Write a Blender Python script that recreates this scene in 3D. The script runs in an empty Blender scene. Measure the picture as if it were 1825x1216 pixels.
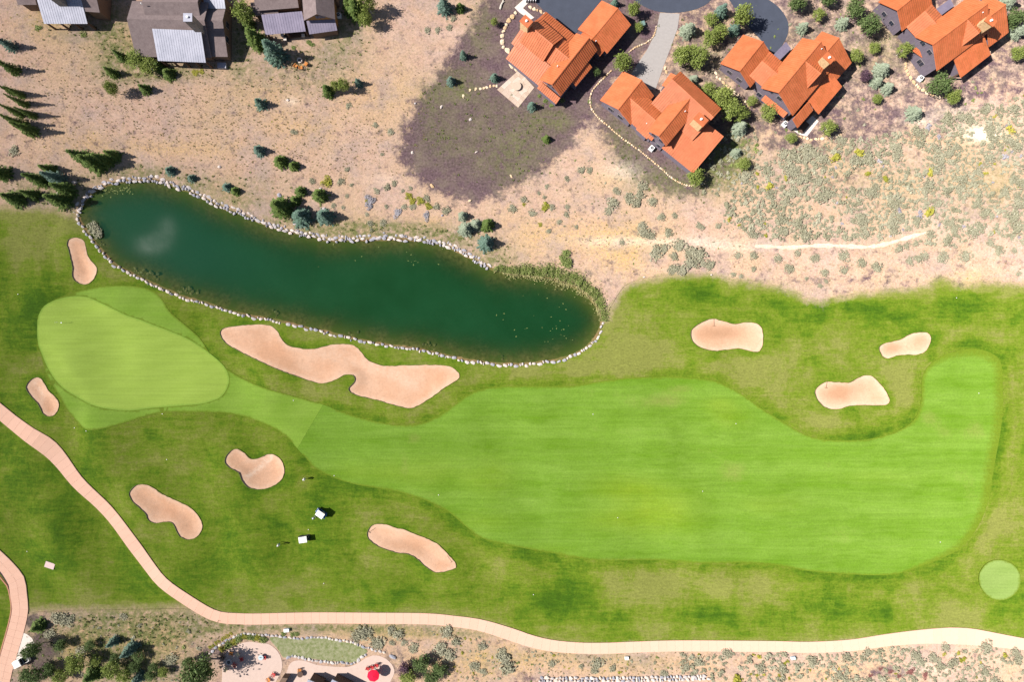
import bpy, bmesh, math, random
import numpy as np
from math import radians, sin, cos, pi, sqrt, atan2
from mathutils import Vector, Matrix
from mathutils.geometry import delaunay_2d_cdt

random.seed(7); RNG = np.random.default_rng(7)
SC = bpy.context.scene
COL = SC.collection

# ------------------------------------------------------------------ camera, sky, sun, exposure
CAMH = 143.0                     # drone height in metres
S = 8.5                          # metres to photo pixels on the ground
cam = bpy.data.cameras.new('camera'); cam.sensor_width = 36.0
cam.lens = 36.0 * CAMH / (1825 / S); cam.clip_start = 1.0; cam.clip_end = 6000
camo = bpy.data.objects.new('camera', cam); COL.objects.link(camo)
camo.location = (0, 0, CAMH); camo.rotation_euler = (0, 0, 0)
SC.camera = camo
SUN_EL = 49.5
world = bpy.data.worlds.new('World'); SC.world = world; world.use_nodes = True
wn = world.node_tree; wn.nodes.clear()
sky = wn.nodes.new('ShaderNodeTexSky'); sky.sky_type = 'NISHITA'; sky.sun_disc = False
sky.sun_elevation = radians(SUN_EL); sky.sun_rotation = radians(270)
bg = wn.nodes.new('ShaderNodeBackground'); bg.inputs['Strength'].default_value = 0.05
wo = wn.nodes.new('ShaderNodeOutputWorld')
wn.links.new(sky.outputs[0], bg.inputs[0]); wn.links.new(bg.outputs[0], wo.inputs[0])
sunl = bpy.data.lights.new('sun', 'SUN'); sunl.energy = 5.0; sunl.angle = radians(0.5); sunl.color = (1.0, 0.955, 0.89)
suno = bpy.data.objects.new('sun', sunl); COL.objects.link(suno)
suno.rotation_euler = (0, -radians(90 - SUN_EL), 0); suno.location = (-100, 0, 120)
SC.view_settings.view_transform = 'Standard'; SC.view_settings.look = 'None'
SC.view_settings.exposure = 0.84; SC.view_settings.gamma = 1.0; SC.view_settings.use_curve_mapping = False

# ------------------------------------------------------------------ pixel <-> place
def W(px, py, z=0.0):
    """place at height z that the photo shows at (px, py)"""
    k = (CAMH - z) / CAMH
    return ((px - 912.5) / S * k, (608 - py) / S * k)
def Wz(o, s, x, y, z=0.0):       # point read in an enlarged crop: offset o, scale s
    return W(o[0] + x / s, o[1] + y / s, z)

# ------------------------------------------------------------------ objects and tags
def link(name, mesh, mat=None, parent=None, loc=None, rotz=0.0, scale=None):
    o = bpy.data.objects.new(name, mesh); COL.objects.link(o)
    if mat is not None and mesh is not None and not mesh.materials: mesh.materials.append(mat)
    if parent is not None: o.parent = parent
    if loc is not None: o.location = loc
    o.rotation_euler = (0, 0, rotz)
    if scale is not None: o.scale = scale if hasattr(scale, '__len__') else (scale,) * 3
    return o
def tag(o, label=None, cat=None, group=None, kind=None):
    if label: o['label'] = label
    if cat: o['category'] = cat
    if group: o['group'] = group
    if kind: o['kind'] = kind
    return o
def thing(name, label, cat, loc=(0, 0, 0), rotz=0.0, group=None):
    o = bpy.data.objects.new(name, None); COL.objects.link(o)
    o.location = loc; o.rotation_euler = (0, 0, rotz); o.empty_display_size = 0.3
    return tag(o, label, cat, group)
def copy_tree(root, loc, rotz=0.0, scale=None, label=None, group=None):
    def rec(o, par):
        c = o.copy(); COL.objects.link(c); c.parent = par
        for ch in o.children: rec(ch, c)
        return c
    r = rec(root, None); r.location = loc; r.rotation_euler = (0, 0, rotz)
    if scale is not None: r.scale = scale if hasattr(scale, '__len__') else (scale,) * 3
    if label: r['label'] = label
    if group: r['group'] = group
    return r
ORD = ['leftmost', 'second', 'third', 'fourth', 'fifth', 'sixth', 'seventh', 'eighth', 'ninth', 'tenth', 'eleventh',
       'twelfth', 'thirteenth', 'fourteenth', 'fifteenth', 'sixteenth', 'seventeenth', 'eighteenth', 'nineteenth', 'twentieth']
RANK = {}
def rank_label(o, kind, where, x):      # labelled at the end, left to right within its place
    RANK.setdefault((kind, where), []).append((x, o))
def finish_ranks():
    for (kind, where), L in RANK.items():
        L.sort(key=lambda t: t[0])
        for i, (x, o) in enumerate(L):
            if len(L) == 1: o['label'] = f'{kind} {where}'
            elif i == 0: o['label'] = f'leftmost {kind} {where}'
            elif i == len(L) - 1: o['label'] = f'rightmost {kind} {where}'
            elif i < len(ORD): o['label'] = f'{kind} {where}, {ORD[i]} from the left'
            else: o['label'] = f'{kind} {where}'

class MB:
    """collects shapes into one mesh"""
    def __init__(s): s.v = []; s.f = []; s.m = []
    def add(s, vs, fs, mi=0):
        b = len(s.v); s.v += [tuple(p) for p in vs]; s.f += [tuple(i + b for i in f) for f in fs]; s.m += [mi] * len(fs)
    def box(s, c, d, rz=0.0, mi=0, M=None, taper=1.0):
        x, y, z = d[0] / 2, d[1] / 2, d[2] / 2
        vs = [(-x, -y, -z), (x, -y, -z), (x, y, -z), (-x, y, -z), (-x * taper, -y * taper, z), (x * taper, -y * taper, z), (x * taper, y * taper, z), (-x * taper, y * taper, z)]
        ca, sa = cos(rz), sin(rz)
        if M is None: vs = [(c[0] + a * ca - b * sa, c[1] + a * sa + b * ca, c[2] + e) for a, b, e in vs]
        else: vs = [tuple(M @ Vector((a + c[0], b + c[1], e + c[2]))) for a, b, e in vs]
        s.add(vs, [(0, 3, 2, 1), (4, 5, 6, 7), (0, 1, 5, 4), (1, 2, 6, 5), (2, 3, 7, 6), (3, 0, 4, 7)], mi)
    def prism(s, poly, z0, z1, mi=0):
        """poly: ccw or cw list of (x,y); z0,z1 numbers or lists"""
        a = sum(p[0] * q[1] - q[0] * p[1] for p, q in zip(poly, poly[1:] + poly[:1]))
        n = len(poly)
        zl = z0 if hasattr(z0, '__len__') else [z0] * n
        zh = z1 if hasattr(z1, '__len__') else [z1] * n
        pts = list(zip(poly, zl, zh))
        if a < 0: pts.reverse()
        vs = [(p[0], p[1], l) for p, l, h in pts] + [(p[0], p[1], h) for p, l, h in pts]
        fs = [tuple(range(n - 1, -1, -1)), tuple(range(n, 2 * n))] + [(i, (i + 1) % n, (i + 1) % n + n, i + n) for i in range(n)]
        s.add(vs, fs, mi)
    def tube(s, pts, rads, k=6, mi=0, cap=True):
        b = len(s.v); n = len(pts)
        for i, p in enumerate(pts):
            p = Vector(p); a = Vector(pts[max(0, i - 1)]); c = Vector(pts[min(n - 1, i + 1)])
            t = (c - a).normalized(); u = t.orthogonal().normalized(); w = t.cross(u)
            r = rads[i] if hasattr(rads, '__len__') else rads
            for j in range(k):
                th = 2 * pi * j / k; s.v.append(tuple(p + (u * cos(th) + w * sin(th)) * r))
        for i in range(n - 1):
            for j in range(k):
                s.f.append((b + i * k + j, b + i * k + (j + 1) % k, b + (i + 1) * k + (j + 1) % k, b + (i + 1) * k + j)); s.m.append(mi)
        if cap:
            s.f.append(tuple(b + j for j in range(k - 1, -1, -1))); s.f.append(tuple(b + (n - 1) * k + j for j in range(k))); s.m += [mi, mi]
    def disc(s, c, r, h, k=16, mi=0, r2=None):
        r2 = r if r2 is None else r2
        vs = [(c[0] + r * cos(2 * pi * i / k), c[1] + r * sin(2 * pi * i / k), c[2]) for i in range(k)] + \
             [(c[0] + r2 * cos(2 * pi * i / k), c[1] + r2 * sin(2 * pi * i / k), c[2] + h) for i in range(k)]
        s.add(vs, [tuple(range(k - 1, -1, -1)), tuple(range(k, 2 * k))] + [(i, (i + 1) % k, (i + 1) % k + k, i + k) for i in range(k)], mi)
    def mesh(s, name='mesh', mats=(), smooth=False):
        m = bpy.data.meshes.new(name); m.from_pydata(s.v, [], s.f); m.update()
        for x in mats: m.materials.append(x)
        if mats and any(s.m): m.polygons.foreach_set('material_index', s.m)
        if smooth: m.polygons.foreach_set('use_smooth', [True] * len(m.polygons))
        return m
    def build(s, name, mat, parent=None, loc=None, rotz=0.0, smooth=False, label=None):
        o = link(name, s.mesh(name, [mat] if not isinstance(mat, (list, tuple)) else mat, smooth), None, parent, loc, rotz)
        if label: o['label'] = label
        return o
def np_mesh(name, v, tris, mat=None, smooth=True, attrs=None):
    """big triangle mesh from arrays"""
    v = np.asarray(v, np.float32); tris = np.asarray(tris, np.int32); k = tris.shape[1]
    m = bpy.data.meshes.new(name); m.vertices.add(len(v)); m.vertices.foreach_set('co', v.ravel())
    m.loops.add(tris.size); m.loops.foreach_set('vertex_index', tris.ravel())
    m.polygons.add(len(tris)); m.polygons.foreach_set('loop_start', np.arange(0, tris.size, k, dtype=np.int32))
    m.polygons.foreach_set('loop_total', np.full(len(tris), k, np.int32))
    m.polygons.foreach_set('use_smooth', np.full(len(tris), smooth))
    for n, a in (attrs or {}).items():
        at = m.attributes.new(n, 'FLOAT', 'POINT'); at.data.foreach_set('value', np.asarray(a, np.float32))
    m.update(calc_edges=True); m.validate()
    if mat: m.materials.append(mat)
    return m

# ------------------------------------------------------------------ materials
class NT:
    def __init__(s, name):
        s.mat = bpy.data.materials.new(name); s.mat.use_nodes = True; s.t = s.mat.node_tree; s.t.nodes.clear()
        s.out = s.n('ShaderNodeOutputMaterial')
    def n(s, t, **kw):
        x = s.t.nodes.new(t)
        for k, v in kw.items(): setattr(x, k, v)
        return x
    def put(s, sock, v):
        if hasattr(v, 'is_output'): s.t.links.new(v, sock)
        elif isinstance(v, (tuple, list)) and len(v) == 3 and sock.type == 'RGBA': sock.default_value = (*v, 1)
        else: sock.default_value = v
    def co(s, kind='Object', scale=(1, 1, 1), rot=0.0, loc=(0, 0, 0)):
        c = s.n('ShaderNodeTexCoord').outputs[kind]
        m = s.n('ShaderNodeMapping'); s.t.links.new(c, m.inputs[0])
        m.inputs['Scale'].default_value = scale; m.inputs['Rotation'].default_value = (0, 0, rot); m.inputs['Location'].default_value = loc
        return m.outputs[0]
    def noise(s, co, scale, detail=3, rough=0.55, dist=0.0):
        x = s.n('ShaderNodeTexNoise'); s.put(x.inputs['Vector'], co); x.inputs['Scale'].default_value = scale
        x.inputs['Detail'].default_value = detail; x.inputs['Roughness'].default_value = rough; x.inputs['Distortion'].default_value = dist
        return x.outputs[0]
    def vor(s, co, scale, feat='F1', out=0):
        x = s.n('ShaderNodeTexVoronoi', feature=feat); s.put(x.inputs['Vector'], co); x.inputs['Scale'].default_value = scale
        return x.outputs[out]
    def wave(s, co, scale, dist=0.0, det=2.0, dscale=1.0):
        x = s.n('ShaderNodeTexWave', wave_profile='SIN'); s.put(x.inputs['Vector'], co); x.inputs['Scale'].default_value = scale
        x.inputs['Distortion'].default_value = dist; x.inputs['Detail'].default_value = det; x.inputs['Detail Scale'].default_value = dscale
        return x.outputs[1]
    def ramp(s, f, stops, const=False):
        x = s.n('ShaderNodeValToRGB'); s.put(x.inputs[0], f); e = x.color_ramp.elements
        if const: x.color_ramp.interpolation = 'CONSTANT'
        while len(e) < len(stops): e.new(0.99)
        for i, (p, c) in enumerate(stops): e[i].position = p
        for i, (p, c) in enumerate(stops): e[i].color = (*c, 1)
        return x.outputs[0]
    def attr(s, name): return s.n('ShaderNodeAttribute', attribute_name=name).outputs['Fac']
    def rand(s): return s.n('ShaderNodeObjectInfo').outputs['Random']
    def ma(s, op, a, b=0.0, c=0.0, clamp=False):
        x = s.n('ShaderNodeMath', operation=op); x.use_clamp = clamp
        for i, v in enumerate((a, b, c)): s.put(x.inputs[i], v)
        return x.outputs[0]
    def rng(s, v, a, b, c=0.0, d=1.0, smooth=False):
        x = s.n('ShaderNodeMapRange'); x.clamp = True
        if smooth: x.interpolation_type = 'SMOOTHSTEP'
        for i, q in enumerate((v, a, b, c, d)): s.put(x.inputs[i], q)
        return x.outputs[0]
    def mix(s, f, a, b, mode='MIX'):
        x = s.n('ShaderNodeMix', data_type='RGBA', blend_type=mode); x.clamp_factor = True
        s.put(x.inputs[0], f); s.put(x.inputs[6], a); s.put(x.inputs[7], b)
        return x.outputs[2]
    def val(s, c, v):            # multiply colour by a value
        x = s.n('ShaderNodeMix', data_type='RGBA', blend_type='MULTIPLY'); x.inputs[0].default_value = 1
        s.put(x.inputs[6], c); y = s.n('ShaderNodeCombineColor')
        for i in range(3): s.put(y.inputs[i], v)
        s.t.links.new(y.outputs[0], x.inputs[7]); return x.outputs[2]
    def bump(s, h, strength, dist=0.1):
        x = s.n('ShaderNodeBump'); s.put(x.inputs['Height'], h); x.inputs['Strength'].default_value = strength; x.inputs['Distance'].default_value = dist
        return x.outputs[0]
    def bsdf(s, color, rough=0.9, spec=0.2, normal=None, metal=0.0, droug=1.0, transl=0.0, alpha=None):
        p = s.n('ShaderNodeBsdfPrincipled')
        s.put(p.inputs['Base Color'], color); s.put(p.inputs['Roughness'], rough); s.put(p.inputs['Metallic'], metal)
        s.put(p.inputs['Specular IOR Level'], spec)
        if 'Diffuse Roughness' in p.inputs: s.put(p.inputs['Diffuse Roughness'], droug)
        if normal is not None: s.put(p.inputs['Normal'], normal)
        sh = p.outputs[0]
        if transl:
            tr = s.n('ShaderNodeBsdfTranslucent'); s.put(tr.inputs[0], color)
            mx = s.n('ShaderNodeMixShader'); mx.inputs[0].default_value = transl
            s.t.links.new(sh, mx.inputs[1]); s.t.links.new(tr.outputs[0], mx.inputs[2]); sh = mx.outputs[0]
        s.t.links.new(sh, s.out.inputs[0]); s.p = p
        return s.mat
M = {}
def simple(name, col, rough=0.8, spec=0.3, var=0.12, nscale=3.0, metal=0.0, coord='Object', bump=0.0, droug=0.5):
    t = NT(name); c = t.co(coord)
    n = t.noise(c, nscale, 4); n2 = t.noise(c, nscale * 7, 2)
    f = t.ma('ADD', t.ma('MULTIPLY', n, var * 2), t.ma('MULTIPLY_ADD', n2, var, 1 - var * 1.5))
    M[name] = t.bsdf(t.val(col, f), rough, spec, t.bump(n2, bump) if bump else None, metal, droug)
    return M[name]
def shade_by_piece(name, cols, rough=0.85, spec=0.2, nscale=4.0, var=0.3, bump=0.3, droug=0.8):
    """each piece (object) takes its own tone from a small palette"""
    t = NT(name); c = t.co('Object'); r = t.rand()
    ra = t.ramp(r, [(i / len(cols), q) for i, q in enumerate(cols)], True)
    n = t.noise(c, nscale, 4); n2 = t.noise(c, nscale * 5, 2)
    f = t.ma('MULTIPLY_ADD', t.ma('ADD', n, n2), var, 1 - var)
    M[name] = t.bsdf(t.val(ra, f), rough, spec, t.bump(n, bump, 0.05) if bump else None, 0, droug)
    return M[name]
def foliage(name, cols, var=0.5, transl=0.22):
    """leaves: tone varies by plant and by leaf"""
    t = NT(name); c = t.co('Object'); r = t.rand()
    a = t.mix(r, cols[0], cols[1])
    leaf = t.attr('tone')
    a = t.mix(leaf, a, cols[2])
    n = t.noise(c, 1.7, 3)
    f = t.ma('MULTIPLY_ADD', n, var * 2, 1 - var)
    M[name] = t.bsdf(t.val(a, f), 0.75, 0.25, None, 0, 0.6, transl)
    return M[name]

# ------------------------------------------------------------------ materials: the ground
def ground_material():
    t = NT('terrain'); o = t.co('Object')
    g = t.attr('grass'); dry = t.attr('dry'); mul = t.attr('mulch'); weed = t.attr('weed'); chalk = t.attr('chalk'); gold = t.attr('gold')
    n_big = t.noise(o, 0.07, 4); n_mid = t.noise(o, 0.35, 4, 0.6); n_f = t.noise(o, 2.2, 4, 0.7); n_ff = t.noise(o, 7.0, 2, 0.6)
    streak = t.noise(t.co('Object', (0.16, 1.3, 1), 0.12), 1.0, 4, 0.65, 0.4)
    swirl = t.noise(t.co('Object', (0.9, 0.2, 1), 0.6), 1.0, 4, 0.65, 1.2)
    # rough grass
    n_low = t.noise(o, 0.12, 3, 0.6, 0.6)
    d = t.ma('ADD', dry, t.ma('MULTIPLY_ADD', n_mid, 0.6, -0.3))
    d = t.ma('ADD', d, t.ma('MULTIPLY_ADD', t.rng(n_low, 0.25, 0.75), 0.85, -0.42))
    d = t.ma('ADD', d, t.ma('MULTIPLY_ADD', streak, 0.9, -0.45))
    cx = t.n('ShaderNodeCombineXYZ'); t.put(cx.inputs[0], t.ma('ADD', t.ma('MULTIPLY', t.attr('dline'), 1.25), t.ma('MULTIPLY', t.noise(o, 0.09, 3), 9.0))); t.put(cx.inputs[1], t.ma('MULTIPLY', n_low, 3.0))
    mow = t.noise(cx.outputs[0], 1.0, 3, 0.6)
    d = t.ma('ADD', d, t.ma('MULTIPLY_ADD', mow, 0.45, -0.225))
    d = t.ma('ADD', d, t.ma('MULTIPLY_ADD', swirl, 0.5, -0.25))
    d = t.ma('ADD', d, t.ma('MULTIPLY_ADD', n_f, 0.7, -0.35), clamp=True)
    lush = t.mix(n_big, (0.060, 0.125, 0.007), (0.095, 0.160, 0.010))
    ra = t.ramp(d, [(0.0, (0.034, 0.086, 0.0050)), (0.28, (0.070, 0.132, 0.0070)), (0.55, (0.124, 0.176, 0.013)), (0.82, (0.164, 0.190, 0.030)), (1.0, (0.206, 0.206, 0.054))])
    grain = t.rng(t.noise(o, 2.6, 5, 0.8), 0.28, 0.72); gst = t.rng(t.noise(t.co('Object', (0.8, 3.2, 1), 0.35), 1.0, 4, 0.75, 0.8), 0.28, 0.72)
    grass = t.val(t.mix(0.2, ra, lush), t.ma('ADD', t.ma('MULTIPLY_ADD', grain, 0.55, 0.73), t.ma('MULTIPLY_ADD', gst, 0.4, -0.2)))
    # dry land: pinkish soil, straw, golden grass
    soil = t.mix(t.rng(n_mid, 0.3, 0.7), (0.425, 0.275, 0.208), (0.510, 0.370, 0.300))
    straw = t.mix(n_f, (0.405, 0.272, 0.162), (0.525, 0.380, 0.258))
    sf = t.ma('ADD', t.rng(n_big, 0.35, 0.65), t.ma('MULTIPLY_ADD', n_f, 1.2, -0.7), clamp=True)
    land = t.mix(sf, soil, straw)
    land = t.mix(t.ma('MULTIPLY', gold, t.rng(n_f, 0.3, 0.6)), land, (0.52, 0.350, 0.140))
    speck = t.rng(t.noise(o, 1.6, 3, 0.7), 0.54, 0.64)
    land = t.mix(t.rng(t.noise(o, 0.16, 4, 0.65), 0.48, 0.66, 0.0, 0.55), land, (0.330, 0.255, 0.240))
    wd = t.ma('MULTIPLY', t.rng(weed, 0.0, 0.9), t.rng(t.noise(o, 0.8, 5, 0.75), 0.34, 0.56, 0.0, 0.9))
    land = t.mix(t.ma('MULTIPLY', speck, 0.5), land, (0.225, 0.180, 0.095))
    land = t.mix(t.rng(n_ff, 0.60, 0.68, 0.0, 0.5), land, (0.68, 0.55, 0.40))
    land = t.mix(t.rng(n_ff, 0.40, 0.32, 0.0, 0.5), land, (0.24, 0.15, 0.085))
    mc = t.mix(t.rng(n_f, 0.3, 0.7), (0.058, 0.036, 0.044), (0.165, 0.106, 0.126))
    mf = t.ma('ADD', mul, t.ma('MULTIPLY_ADD', t.rng(t.noise(o, 0.45, 6, 0.78), 0.25, 0.75), 1.9, -0.95), clamp=True)
    mc = t.mix(t.rng(t.noise(o, 0.22, 5, 0.7), 0.45, 0.68, 0.0, 0.7), mc, t.mix(n_f, (0.145, 0.118, 0.075), (0.235, 0.19, 0.155)))
    land = t.mix(t.rng(mf, 0.15, 0.75, 0.0, 0.96), land, mc)
    land = t.mix(wd, land, t.mix(n_f, (0.080, 0.105, 0.026), (0.185, 0.190, 0.066)))
    land = t.mix(t.ma('MULTIPLY', chalk, t.rng(n_f, 0.25, 0.55)), land, (0.78, 0.68, 0.56))
    land = t.val(land, t.ma('ADD', t.ma('MULTIPLY_ADD', t.rng(t.noise(o, 2.4, 5, 0.8), 0.28, 0.72), 0.46, 0.77), t.ma('MULTIPLY_ADD', n_f, 0.4, -0.2)))
    gm = t.rng(t.ma('ADD', g, t.ma('ADD', t.ma('MULTIPLY_ADD', n_f, 0.5, -0.25), t.ma('MULTIPLY_ADD', n_mid, 0.8, -0.4))), 0.25, 0.72)
    col = t.mix(gm, land, grass)
    hgt = t.ma('ADD', t.ma('MULTIPLY', n_f, 0.6), t.ma('MULTIPLY', n_ff, 0.4))
    M['terrain'] = t.bsdf(col, 0.95, 0.08, t.bump(hgt, 0.55, 0.16))
ground_material()
def turf_material(name, base, hi, dryc, stripe_rot, stripe_scale, amp, dist=1.0, rimc=(0.118, 0.168, 0.011)):
    t = NT(name); o = t.co('Object'); dry = t.attr('dry'); gold = t.attr('gold')
    n_mid = t.noise(o, 0.22, 4, 0.6); n_f = t.noise(o, 2.6, 4, 0.7); n_ff = t.noise(o, 8.0, 2)
    st = t.wave(t.co('Object', (1, 1, 1), stripe_rot), stripe_scale, dist, 2.0, 0.4)
    streak = t.noise(t.co('Object', (0.05, 0.75, 1), stripe_rot - pi / 2), 1.0, 4, 0.65, 0.3)
    mow = t.noise(t.co('Object', (0.03, 2.6, 1), stripe_rot - pi / 2 + 0.35), 1.0, 2, 0.5, 0.2)
    f = t.ma('ADD', t.ma('MULTIPLY', st, 0.20), t.ma('ADD', t.ma('MULTIPLY', t.rng(streak, 0.3, 0.7), 0.42), t.ma('MULTIPLY', n_mid, 0.55)))
    c = t.mix(t.rng(f, 0.25, 0.95), base, hi)
    c = t.mix(t.ma('MULTIPLY', gold, t.rng(n_mid, 0.2, 0.6, 0.4, 1.0)), c, (0.225, 0.270, 0.006))
    dm = t.ma('ADD', dry, t.ma('ADD', t.ma('MULTIPLY_ADD', n_f, 0.7, -0.35), t.ma('MULTIPLY_ADD', n_mid, 0.7, -0.35)), clamp=True)
    c = t.mix(t.rng(dm, 0.2, 0.9, 0.0, 0.8), c, dryc)
    rm = t.ma('ADD', t.attr('rim'), t.ma('MULTIPLY_ADD', t.noise(o, 1.6, 5, 0.75), 1.2, -0.6))
    c = t.mix(t.rng(rm, 0.35, 0.95, 0.0, 0.9), c, rimc)
    c = t.val(c, t.ma('ADD', t.ma('MULTIPLY_ADD', t.rng(t.noise(o, 2.8, 5, 0.8), 0.28, 0.72), amp * 1.2, 1 - amp * 0.6), t.ma('MULTIPLY_ADD', mow, 0.3, -0.15)))
    M[name] = t.bsdf(c, 0.9, 0.1, t.bump(t.ma('ADD', n_f, n_ff), 0.3, 0.05))
turf_material('fairway', (0.102, 0.200, 0.011), (0.166, 0.274, 0.038), (0.21, 0.22, 0.058), pi / 2 + 0.02, 0.042, 0.34, 2.5)
turf_material('apron', (0.155, 0.262, 0.026), (0.205, 0.310, 0.046), (0.21, 0.26, 0.07), 0.6, 0.05, 0.24, 1.0)
turf_material('tee', (0.170, 0.250, 0.058), (0.210, 0.290, 0.080), (0.27, 0.30, 0.10), 1.25, 0.10, 0.2, 0.6)
turf_material('green', (0.255, 0.355, 0.055), (0.285, 0.385, 0.068), (0.33, 0.36, 0.10), 1.25, 0.10, 0.14, 0.6, (0.19, 0.305, 0.042))
def sand_material():
    t = NT('sand'); o = t.co('Object')
    n1 = t.noise(o, 0.16, 4, 0.6); n2 = t.noise(o, 1.2, 4, 0.6); n3 = t.noise(o, 9, 2)
    rake = t.wave(t.co('Object', (1, 1, 1), 0.5), 1.6, 6.0, 2.0, 0.35)
    ed = t.attr('edge')
    c = t.mix(t.rng(n1, 0.35, 0.65), (0.505, 0.300, 0.188), (0.565, 0.375, 0.260))
    c = t.mix(t.rng(n2, 0.56, 0.72, 0.0, 0.45), c, (0.43, 0.265, 0.175))
    c = t.mix(t.ma('MULTIPLY', ed, t.rng(n2, 0.3, 0.6, 0.1, 0.6)), c, (0.62, 0.465, 0.355))
    c = t.mix(t.attr('damp'), c, (0.37, 0.21, 0.125))
    c = t.val(c, t.ma('ADD', t.ma('MULTIPLY_ADD', t.rng(t.noise(o, 2.2, 5, 0.8), 0.28, 0.72), 0.24, 0.84), t.ma('MULTIPLY', rake, 0.09)))
    M['sand'] = t.bsdf(c, 0.95, 0.1, t.bump(t.ma('ADD', t.ma('MULTIPLY', rake, 0.5), n2), 0.25, 0.05))
sand_material()
simple('lip', (0.085, 0.105, 0.028), 0.95, 0.1, 0.4, 3.0)
def bed_material():
    t = NT('pond_bed'); o = t.co('Object')
    n = t.noise(o, 1.4, 4, 0.65); n2 = t.noise(o, 0.25, 3)
    c = t.mix(t.rng(n, 0.35, 0.65), (0.13, 0.085, 0.035), (0.30, 0.20, 0.10))
    M['pond_bed'] = t.bsdf(t.mix(t.rng(n2, 0.4, 0.6), c, (0.14, 0.13, 0.04)), 0.95, 0.1)
bed_material()
def water_material():
    t = NT('water'); o = t.co('Object')
    dep = t.attr('depth'); ruf = t.attr('ripple')
    n1 = t.noise(o, 0.09, 5, 0.6); n2 = t.noise(o, 3.5, 3)
    body = t.mix(t.rng(n1, 0.3, 0.7), (0.0040, 0.0320, 0.0085), (0.0066, 0.0430, 0.0140))
    body = t.mix(t.attr('teal'), body, (0.0045, 0.036, 0.018))
    al = t.ma('SUBTRACT', 1.0, t.ma('POWER', 2.718, t.ma('MULTIPLY', dep, -0.95)))
    r = t.ma('MULTIPLY_ADD', ruf, t.rng(t.noise(o, 0.3, 4), 0.3, 0.7, 0.13, 0.17), 0.055)
    p = t.n('ShaderNodeBsdfPrincipled'); t.put(p.inputs['Base Color'], body); t.put(p.inputs['Roughness'], r)
    p.inputs['Specular IOR Level'].default_value = 0.5; p.inputs['IOR'].default_value = 1.33
    t.put(p.inputs['Normal'], t.bump(t.ma('ADD', n2, t.noise(o, 0.9, 2)), 0.06, 0.1))
    tr = t.n('ShaderNodeBsdfTransparent'); tr.inputs[0].default_value = (0.72, 0.86, 0.66, 1)
    mx = t.n('ShaderNodeMixShader'); t.put(mx.inputs[0], t.rng(al, 0, 1, 0.12, 1.0))
    t.t.links.new(tr.outputs[0], mx.inputs[1]); t.t.links.new(p.outputs[0], mx.inputs[2]); t.t.links.new(mx.outputs[0], t.out.inputs[0])
    M['water'] = t.mat
water_material()

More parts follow.
